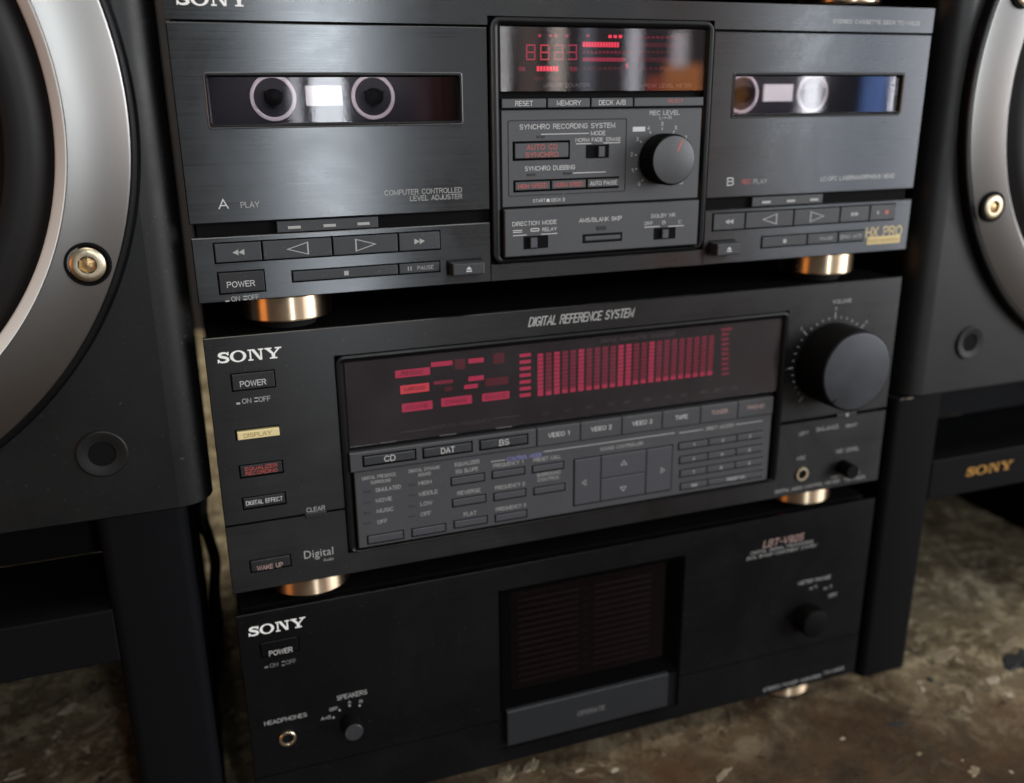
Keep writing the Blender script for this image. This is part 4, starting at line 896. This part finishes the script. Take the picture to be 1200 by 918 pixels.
# meter
MB().ring(mt, (132.6, 222.6, -295.0, -236.0), [(0, 2.2), (0, -0.5), (0.06, -0.9), (0.2, -0.7), (0.35, 0.5), (1, 5.2)], 1.6, 0.6, 4).build('meter_frame', 'meter_black', amp, True)
mp_ = MB().box(132.0, 223.2, 5.6, 6.4, -295.6, -235.4).build('meter_display', 'meter_back', amp)
MB().box(132.4, 222.8, 4.8, 5.2, -295.2, -235.8).build('meter_window', 'meter_glass', amp)
for side in (0, 1):
    x0 = 137 if side == 0 else 180
    for k in range(14):
        z = -291+k*3.7
        MB().quad(x0, x0+34, z, z+1.3, 5.5).build('meter_segment', 'meter_mark', mp_)
text_mm(mp_, 'PEAK POWER LEVEL', 150, -238.6, 24, 1.3, 'meter_print', 5.5)
for k in range(10): text_mm(mp_, str(200-k*20), 175.5, -288+k*5.0, 3.6, 1.2, 'meter_print', 5.5, 'scale_number')
AY = -3.0
f0 = rect((593, 835.5), (783.8, 789.6), (596.3, 874.7), AY)
fp = MB().box(f0[0], f0[1], AY, 2.2, f0[2], f0[3], 0.5).build('meter_flap', 'flap_grey', amp)
text(fp, 'OPERATE', (693, 833), 32, 5.5, 'print_dim', AY-0.1)
text(ar, 'LBT-V925', (918.5, 633.5), 46, 8, 'print_pink', shear=0.2); text(ar, 'DIGITAL SIGNAL PROCESSING', (916.5, 641.5), 72, 3.6, 'print_grey', shear=0.2); text(ar, 'DUAL BI-AMP COMPONENT SYSTEM', (916, 647), 80, 3.6, 'print_grey', shear=0.2)
text(ar, 'METER RANGE', (954.6, 680), 37, 4, 'print_grey')
text(ar, 'x1', (953, 688.5), 8, 4, 'print_grey'); text(ar, 'x.1', (970, 688.5), 9, 4, 'print_grey'); text(ar, 'OFF', (976, 697.5), 10, 4, 'print_grey')
k_ = P(944, 722); kk = knob(amp, k_[0], k_[1], 8.6, 9.5, 'meter_range_knob', 'knob_side', 'knob_side', 40)
text(lr, 'STEREO POWER AMPLIFIER', (928, 800.5), 66, 3.8, 'print_grey'); text(lr, 'TA-N925', (977, 786), 23, 3.8, 'print_grey')
for cy in (20.0, 270):
    for cx in (36.0, 313.5): feet(amp, cx, AB, -341.5, FLOOR, cy)

# ------------------------------------------------------------------ unit standing on the deck, only its foot and underside in reach of the frame
topu = thing('hifi_component', 'black hi-fi unit on gold feet resting on top of the cassette deck', 'hi-fi unit', (177.5, 0, DT))
MB().panel(0, XW, 57.0, 150, [], 0, 2.5, 2.4).build('front_panel', 'deck_metal', topu)
MB().box(2.5, 352, 2.6, 300, 58, 149).build('chassis', 'chassis_black', topu)
for cy in (20.0, 270):
    for cx in (36.0, 313.5): feet(topu, cx, 57.0, 44.2, DT-0.6, cy)

# ------------------------------------------------------------------ loudspeakers and stands
CT, CB = 330.0, -162.0
def speaker(x0, x1, yf, wx, wz, sock_side, label):
    s = thing('loudspeaker', label, 'loudspeaker', ((x0+x1)/2, yf, CB), 'loudspeakers beside the stack')
    R = 14.0; dep = 300.0
    plan = []
    for k in range(9):
        a = math.radians(180+90*k/8); plan.append((x0+R+R*math.cos(a), yf+R+R*math.sin(a)))
    for k in range(9):
        a = math.radians(270+90*k/8); plan.append((x1-R+R*math.cos(a), yf+R+R*math.sin(a)))
    plan += [(x1, yf+dep), (x0, yf+dep)]
    n = len(plan); mb = MB()
    v = []
    cxm, cym = (x0+x1)/2, yf+dep/2
    def ins(p, g): return (p[0]+(g if p[0] < cxm else -g)*min(1, abs(p[0]-cxm)/80), p[1]+(g if p[1] < cym else -g))
    for z, g in ((CB, 0.8), (CB+0.8, 0), (CT-0.8, 0), (CT, 0.8)): v += [(*ins(p, g), z) for p in plan]
    fs = []
    for k in range(3):
        for i in range(n):
            if i == 8 and k == 1: continue                    # flat baffle is built with the woofer opening
            fs.append((k*n+i, k*n+(i+1) % n, (k+1)*n+(i+1) % n, (k+1)*n+i))
    fs += [tuple(range(n)), tuple(3*n+i for i in range(n))]
    mb.add(v, fs)
    # baffle
    N_ = 96; ro = 152.5; bx0, bx1, bz0, bz1 = x0+R, x1-R, CB+0.8, CT-0.8
    angs = sorted([2*math.pi*i/N_ for i in range(N_)]+[math.atan2(zz-wz, xx-wx) % (2*math.pi) for xx in (bx0, bx1) for zz in (bz0, bz1)])
    oc, ic = [], []
    for a in angs:
        c_, s_ = math.cos(a), math.sin(a)
        t = min([((bx1 if c_ > 0 else bx0)-wx)/c_ if abs(c_) > 1e-9 else 1e9, ((bz1 if s_ > 0 else bz0)-wz)/s_ if abs(s_) > 1e-9 else 1e9])
        oc.append((wx+t*c_, yf, wz+t*s_)); ic.append((wx+min(ro, t-0.5)*c_, yf, wz+min(ro, t-0.5)*s_))
    M_ = len(angs); mb.add(oc+ic, [(i, (i+1) % M_, M_+(i+1) % M_, M_+i) for i in range(M_)])
    cab = mb.build('cabinet', 'cabinet_vinyl', s, True)
    # woofer
    y = yf
    ringo = MB().lathe([(153.0, y+3), (152.6, y-3.0), (151.6, y-4.8), (150.3, y-5.2), (149.2, y-5.0)], wx, wz, 160).build('woofer_rim', 'bezel_black', s, True)
    rg = MB().lathe([(149.6, y-4.6), (149.3, y-5.4), (148.6, y-5.8), (128.6, y-8.2), (128.2, y-7.8)], wx, wz, 160).build('woofer_ring', 'ring_metal', s, True)
    MB().lathe([(128.4, y-7.6), (127.9, y-7.9), (124.6, y-4.6), (124.0, y-3.6), (123.7, y+1)], wx, wz, 160).build('trim_ring', 'trim_silver', s, True)
    MB().lathe([(124.2, y+0.5), (122, y-0.5), (118, y-4.2), (113, y-5.8), (108, y-4.6), (103.5, y+1.5), (101, y+5)], wx, wz, 120).build('surround', 'surround_rubber', s, True)
    MB().lathe([(101.5, y+4.5), (80, y+16), (60, y+28), (40, y+40), (36, y+38), (25, y+33), (12, y+30), (0.5, y+29)], wx, wz, 96, False, True).build('cone', 'cone_paper', s, True)
    for k in range(8):
        a = math.radians(22.5+45*k); bx, bz = wx+139.2*math.cos(a), wz-2+139.2*math.sin(a)
        cup = MB().lathe([(8.3, y-6.0), (8.1, y-8.2), (7.4, y-8.3), (6.9, y-7.4)], bx, bz, 32, False, True).build('bolt_cup', 'gap_black', s, True)
        b_ = MB().lathe([(6.4, y-7.2), (6.3, y-8.6), (5.6, y-9.2), (4.6, y-9.4), (3.3, y-9.3)], bx, bz, 40).lathe([(3.3, y-9.3), (3.3, y-7.6)], bx, bz, 6, False, True, 0.4).build('bolt', 'bolt_metal', s, True)
        MB().lathe([(3.2, y-7.9), (1.9, y-8.3), (0.2, y-8.5)], bx, bz, 6, False, True, 0.4).build('hex_socket', 'hex_dark', b_)
    for sx in (1, -1):
        hx, hz = wx+sx*122.5, -133.0
        c_ = MB().lathe([(10.0, y+0.2), (9.8, y-0.9), (9.3, y-1.3), (8.6, y-1.3), (6.6, y-0.8), (5.3, y-0.6), (5.1, y+0.5)], hx, hz, 48).build('grille_socket', 'socket_black', s, True)
        MB().lathe([(5.6, y-0.15), (2.0, y-0.1)], hx, hz, 24, False, True).build('socket_hole', 'gap_black', c_)
    return s
speaker(-335, -3.2, 0.0, -166.0, 0.0, 1, 'black loudspeaker on the DISPLAY and POWER button side of the stack')
speaker(371, 703, 6.0, 537.0, 0.0, -1, 'black loudspeaker on the volume knob side of the stack')
def stand(x0, x1, yf, inner_right, label):
    t = thing('speaker_stand', label, 'stand', ((x0+x1)/2, yf, FLOOR), 'stands under the loudspeakers')
    w = 36.0
    def board(a, b):
        R = 5.0; plan = []
        for k in range(5):
            q = math.radians(180+90*k/4); plan.append((a+R+R*math.cos(q), yf+R+R*math.sin(q)))
        for k in range(5):
            q = math.radians(270+90*k/4); plan.append((b-R+R*math.cos(q), yf+R+R*math.sin(q)))
        plan += [(b, yf+200), (a, yf+200)]; n = len(plan)
        MB().add([(p[0], p[1], z) for z in (FLOOR, CB-0.2) for p in plan], [(i, (i+1) % n, n+(i+1) % n, n+i) for i in range(n)]+[tuple(range(n)), tuple(n+i for i in range(n))]).build('side_board', 'stand_black', t, True)
    board(x0, x0+w); board(x1-w, x1)
    cb = MB().box(x0+w-1, x1-w+1, yf+1.0, yf+19, -231, -205.5, 0.8).build('crossbar', 'stand_black', t)
    MB().box(x0+w-1, x1-w+1, yf+60, yf+72, -205, CB-1).build('back_rail', 'stand_black', t)
    MB().box(x0+w-1, x1-w+1, yf+18.5, yf+62, -212, -206).build('shelf', 'stand_black', t)
    return t, cb
ls_, cbl = stand(-322, -14.5, 2.0, True, 'black board stand under the loudspeaker beside the HEADPHONES socket')
rs_, cbr = stand(367, 671, 7.0, False, 'black board stand with gold brand lettering under a loudspeaker')
ck = MB()
for k in range(9):
    x = 371+k*1.1+random.uniform(-.3, .3); w_ = random.uniform(.2, .8); ck.box(x, x+w_, 6.93, 7.6, CB-0.2-random.uniform(.3, 1.0), CB-0.2)
ck.build('chipped_edge', 'flake_white', rs_)
lx0, lz = P(1132, 556, 8); lx1, _ = P(1186.5, 545, 8)
logo(cbr, lx0, lx1, -219.7, -213.9, 7.9, 'logo_gold')
x_ = -322+(lx1-367); logo(cbl, x_-(lx1-lx0), x_, -219.7, -213.9, 2.9, 'logo_gold')
# cable hanging behind the left stand
pts = [(-14.5, 120, -175), (-11.0, 122, -190), (-9.0, 124, -205), (-11.5, 124, -222), (-8.5, 125, -238), (-6.5, 124, -252), (-9.5, 122, -266), (-10, 120, -300), (-16, 121, -342), (-40, 150, -343.5)]
cb_ = bpy.data.curves.new('c', 'CURVE'); cb_.dimensions = '3D'; cb_.bevel_depth = 0.0032; cb_.bevel_resolution = 3; spn = cb_.splines.new('NURBS'); spn.points.add(len(pts)-1); spn.use_endpoint_u = True; spn.order_u = 3
for p, q in zip(spn.points, pts): p.co = (*W(*q), 1)
co = bpy.data.objects.new('c', cb_); col.objects.link(co)
bpy.context.view_layer.update()
me = bpy.data.meshes.new_from_object(co.evaluated_get(bpy.context.evaluated_depsgraph_get())); bpy.data.objects.remove(co); bpy.data.curves.remove(cb_)
me.materials.clear(); me.materials.append(MATS['cable_black']); me.shade_smooth(); me.name = 'speaker_cable'
o = bpy.data.objects.new('speaker_cable', me); col.objects.link(o); o['label'] = 'black cable hanging down the back of a speaker stand'; o['category'] = 'cable'

# ------------------------------------------------------------------ flakes and grit on the floor
def flake(px, py, w, l, h, rot, mt, label):
    x, y = F(px, py); n = 17; bm = bmesh.new(); ph = random.uniform(0, 6.28)
    rr = [1+0.22*math.sin(2*2*math.pi*i/n+ph)+0.14*math.sin(5*2*math.pi*i/n+2*ph)+random.uniform(-0.2, 0.2) for i in range(n)]
    lo_, hi_ = [], []; c_, s_ = math.cos(rot), math.sin(rot); h = h*0.45
    for i in range(n):
        a = 2*math.pi*i/n; X, Y = w*rr[i]*math.cos(a), l*rr[i]*math.sin(a)
        X, Y = X*c_-Y*s_, X*s_+Y*c_; k = random.uniform(0.78, 0.95)
        lo_.append(bm.verts.new((X/1000, Y/1000, -0.0004))); hi_.append(bm.verts.new((X*k/1000, Y*k/1000, h*random.uniform(0.3, 1.4)/1000)))
    t = bm.verts.new((0, 0, h/1000))
    for i in range(n):
        j = (i+1) % n; bm.faces.new((lo_[i], lo_[j], hi_[j], hi_[i])); bm.faces.new((hi_[i], hi_[j], t))
    me = bpy.data.meshes.new('paint_flake'); bm.to_mesh(me); bm.free(); me.materials.append(MATS[mt])
    o = bpy.data.objects.new('paint_flake', me); col.objects.link(o); o.location = (x/1000, y/1000, 0)
    o['label'] = label; o['category'] = 'flake'; o['group'] = 'flakes of old paint on the floor'
L_ = 'small pale paint flake lying on the stained floor'
flake(592, 906, 6.5, 5, 1.2, 0.3, 'flake_pale', 'broad crumbling tan flake below the meter flap, the larger of a pair')
flake(622, 897, 6, 4.0, 1.2, 0.9, 'flake_pale', 'smaller crumbling tan flake below the meter flap, beside a broader one')
for a in ((848, 907, 7, 2.2, 1.0, 0.35, 'flake_pale', 'long pale sliver of paint between dark stains in front of the amplifier'),
          (720, 903, 3.2, 1.1, .8, 0.3, 'flake_white', 'thin white paint sliver in front of the amplifier, beside a stubbier one'), (679, 903, 2.5, 1.3, .8, 0.1, 'flake_white', 'stubby white paint chip in front of the amplifier, beside a thin sliver'),
          (987, 866, 1.4, 1.2, .8, 0, 'flake_white', 'tiny round white speck alone on the brown floor before the gold foot'), (1141, 904, 4.2, 3.2, 1.2, 0.5, 'flake_pale', 'blunt tan paint chip out on the brown floor, away from the stand'),
          (1081, 808, 3.2, 1.6, 1.0, 0.7, 'flake_white', 'pale chip beside a small black scrap near the foot of the stand'), (1163, 797, 5.0, 3.6, 1.2, 0.4, 'flake_white', 'broad whitish chip beside the dark slate scrap'),
          (1181, 814, 3.8, 2.8, 1.2, 0.2, 'flake_white', 'squarish whitish chip just in front of the dark slate scrap'), (1136, 817, 2.8, 5.2, 1.0, -0.5, 'flake_pale', 'upper of two tan flakes lying end to end before the stand'),
          (1131, 832, 3.0, 4.0, 1.0, -0.6, 'flake_pale', 'lower of two tan flakes lying end to end before the stand'), (1078, 748, 6, 4, 0.8, 0.4, 'flake_pale', 'tan flake closest to the side of the stand board'),
          (1105, 768, 10, 7, 0.8, 0.2, 'flake_pale', 'largest tan paint patch beside the stand board'), (1159, 732, 7, 6, 0.8, 0.5, 'flake_pale', 'rounded tan patch behind the dark slate scrap'),
          (1183, 755, 12, 4, 0.8, 0.35, 'flake_pale', 'long tan patch touching the dark slate scrap'), (1077, 884, 1.5, 1.5, 0.8, 0, 'flake_pale', 'tiny tan crumb alone on the brown floor'),
          (78, 832, 6, 3, 1.5, 0.6, 'flake_white', 'whitish flake on the floor framed by the stand without lettering'), (18, 905, 4, 1.6, 1.2, 0.2, 'flake_white', 'shorter of two white slivers under the stand without lettering'),
          (17, 911, 5, 1.6, 1.2, 0.2, 'flake_white', 'longer of two white slivers under the stand without lettering'), (57, 843, 3, 2, 1.2, 0.2, 'flake_pale', 'small tan flake beside a whitish one under the stand without lettering'),
          (1185, 905, 1.2, 1.2, 0.8, 0, 'flake_white', 'tiny white speck beside a blunt tan chip on the floor'), (1090, 797, 3.0, 2.5, 1.0, 0, 'flake_dark', 'small black scrap next to a pale chip near the stand foot'),
          (1051, 849, 6, 2.0, 0.7, -0.2, 'flake_dark', 'narrow black scrap alone on the brown floor')):
    flake(*a)
flake(1196, 774, 16, 9, 2.0, 0.5, 'flake_dark', 'dark slate coloured scrap at the edge of the flaking patch')
def grit():
    bm = bmesh.new()
    for _ in range(900):
        t = random.random()
        x = random.uniform(-0.4, 1.1); y = random.uniform(-0.2, 1.0)
        s = random.choice((0.4, 0.4, 0.5, 0.6, 0.8, 1.4))*random.uniform(0.6, 1.3)/1000
        if 0.0 < x < 0.355 and 0.0 < y < 0.3 and random.random() < 0.8: continue
        a = random.uniform(0, 6.28); vs = []
        for i in range(5):
            q = a+i*1.2566; rr = s*random.uniform(0.6, 1.2); vs.append(bm.verts.new((x+rr*math.cos(q), y+rr*math.sin(q), 0.0)))
        tp = bm.verts.new((x, y, s*random.uniform(0.4, 0.9)))
        mi = random.choice((0, 0, 1, 1, 2))
        for i in range(5): bm.faces.new((vs[i], vs[(i+1) % 5], tp)).material_index = mi
    me = bpy.data.meshes.new('floor_grit'); bm.to_mesh(me); bm.free()
    for k in ('flake_pale', 'flake_dark', 'flake_white'): me.materials.append(MATS[k])
    o = bpy.data.objects.new('floor_grit', me); col.objects.link(o); o['kind'] = 'stuff'; o['label'] = 'loose grit and crumbs scattered over the floor'; o['category'] = 'grit'
grit()
flush_text()
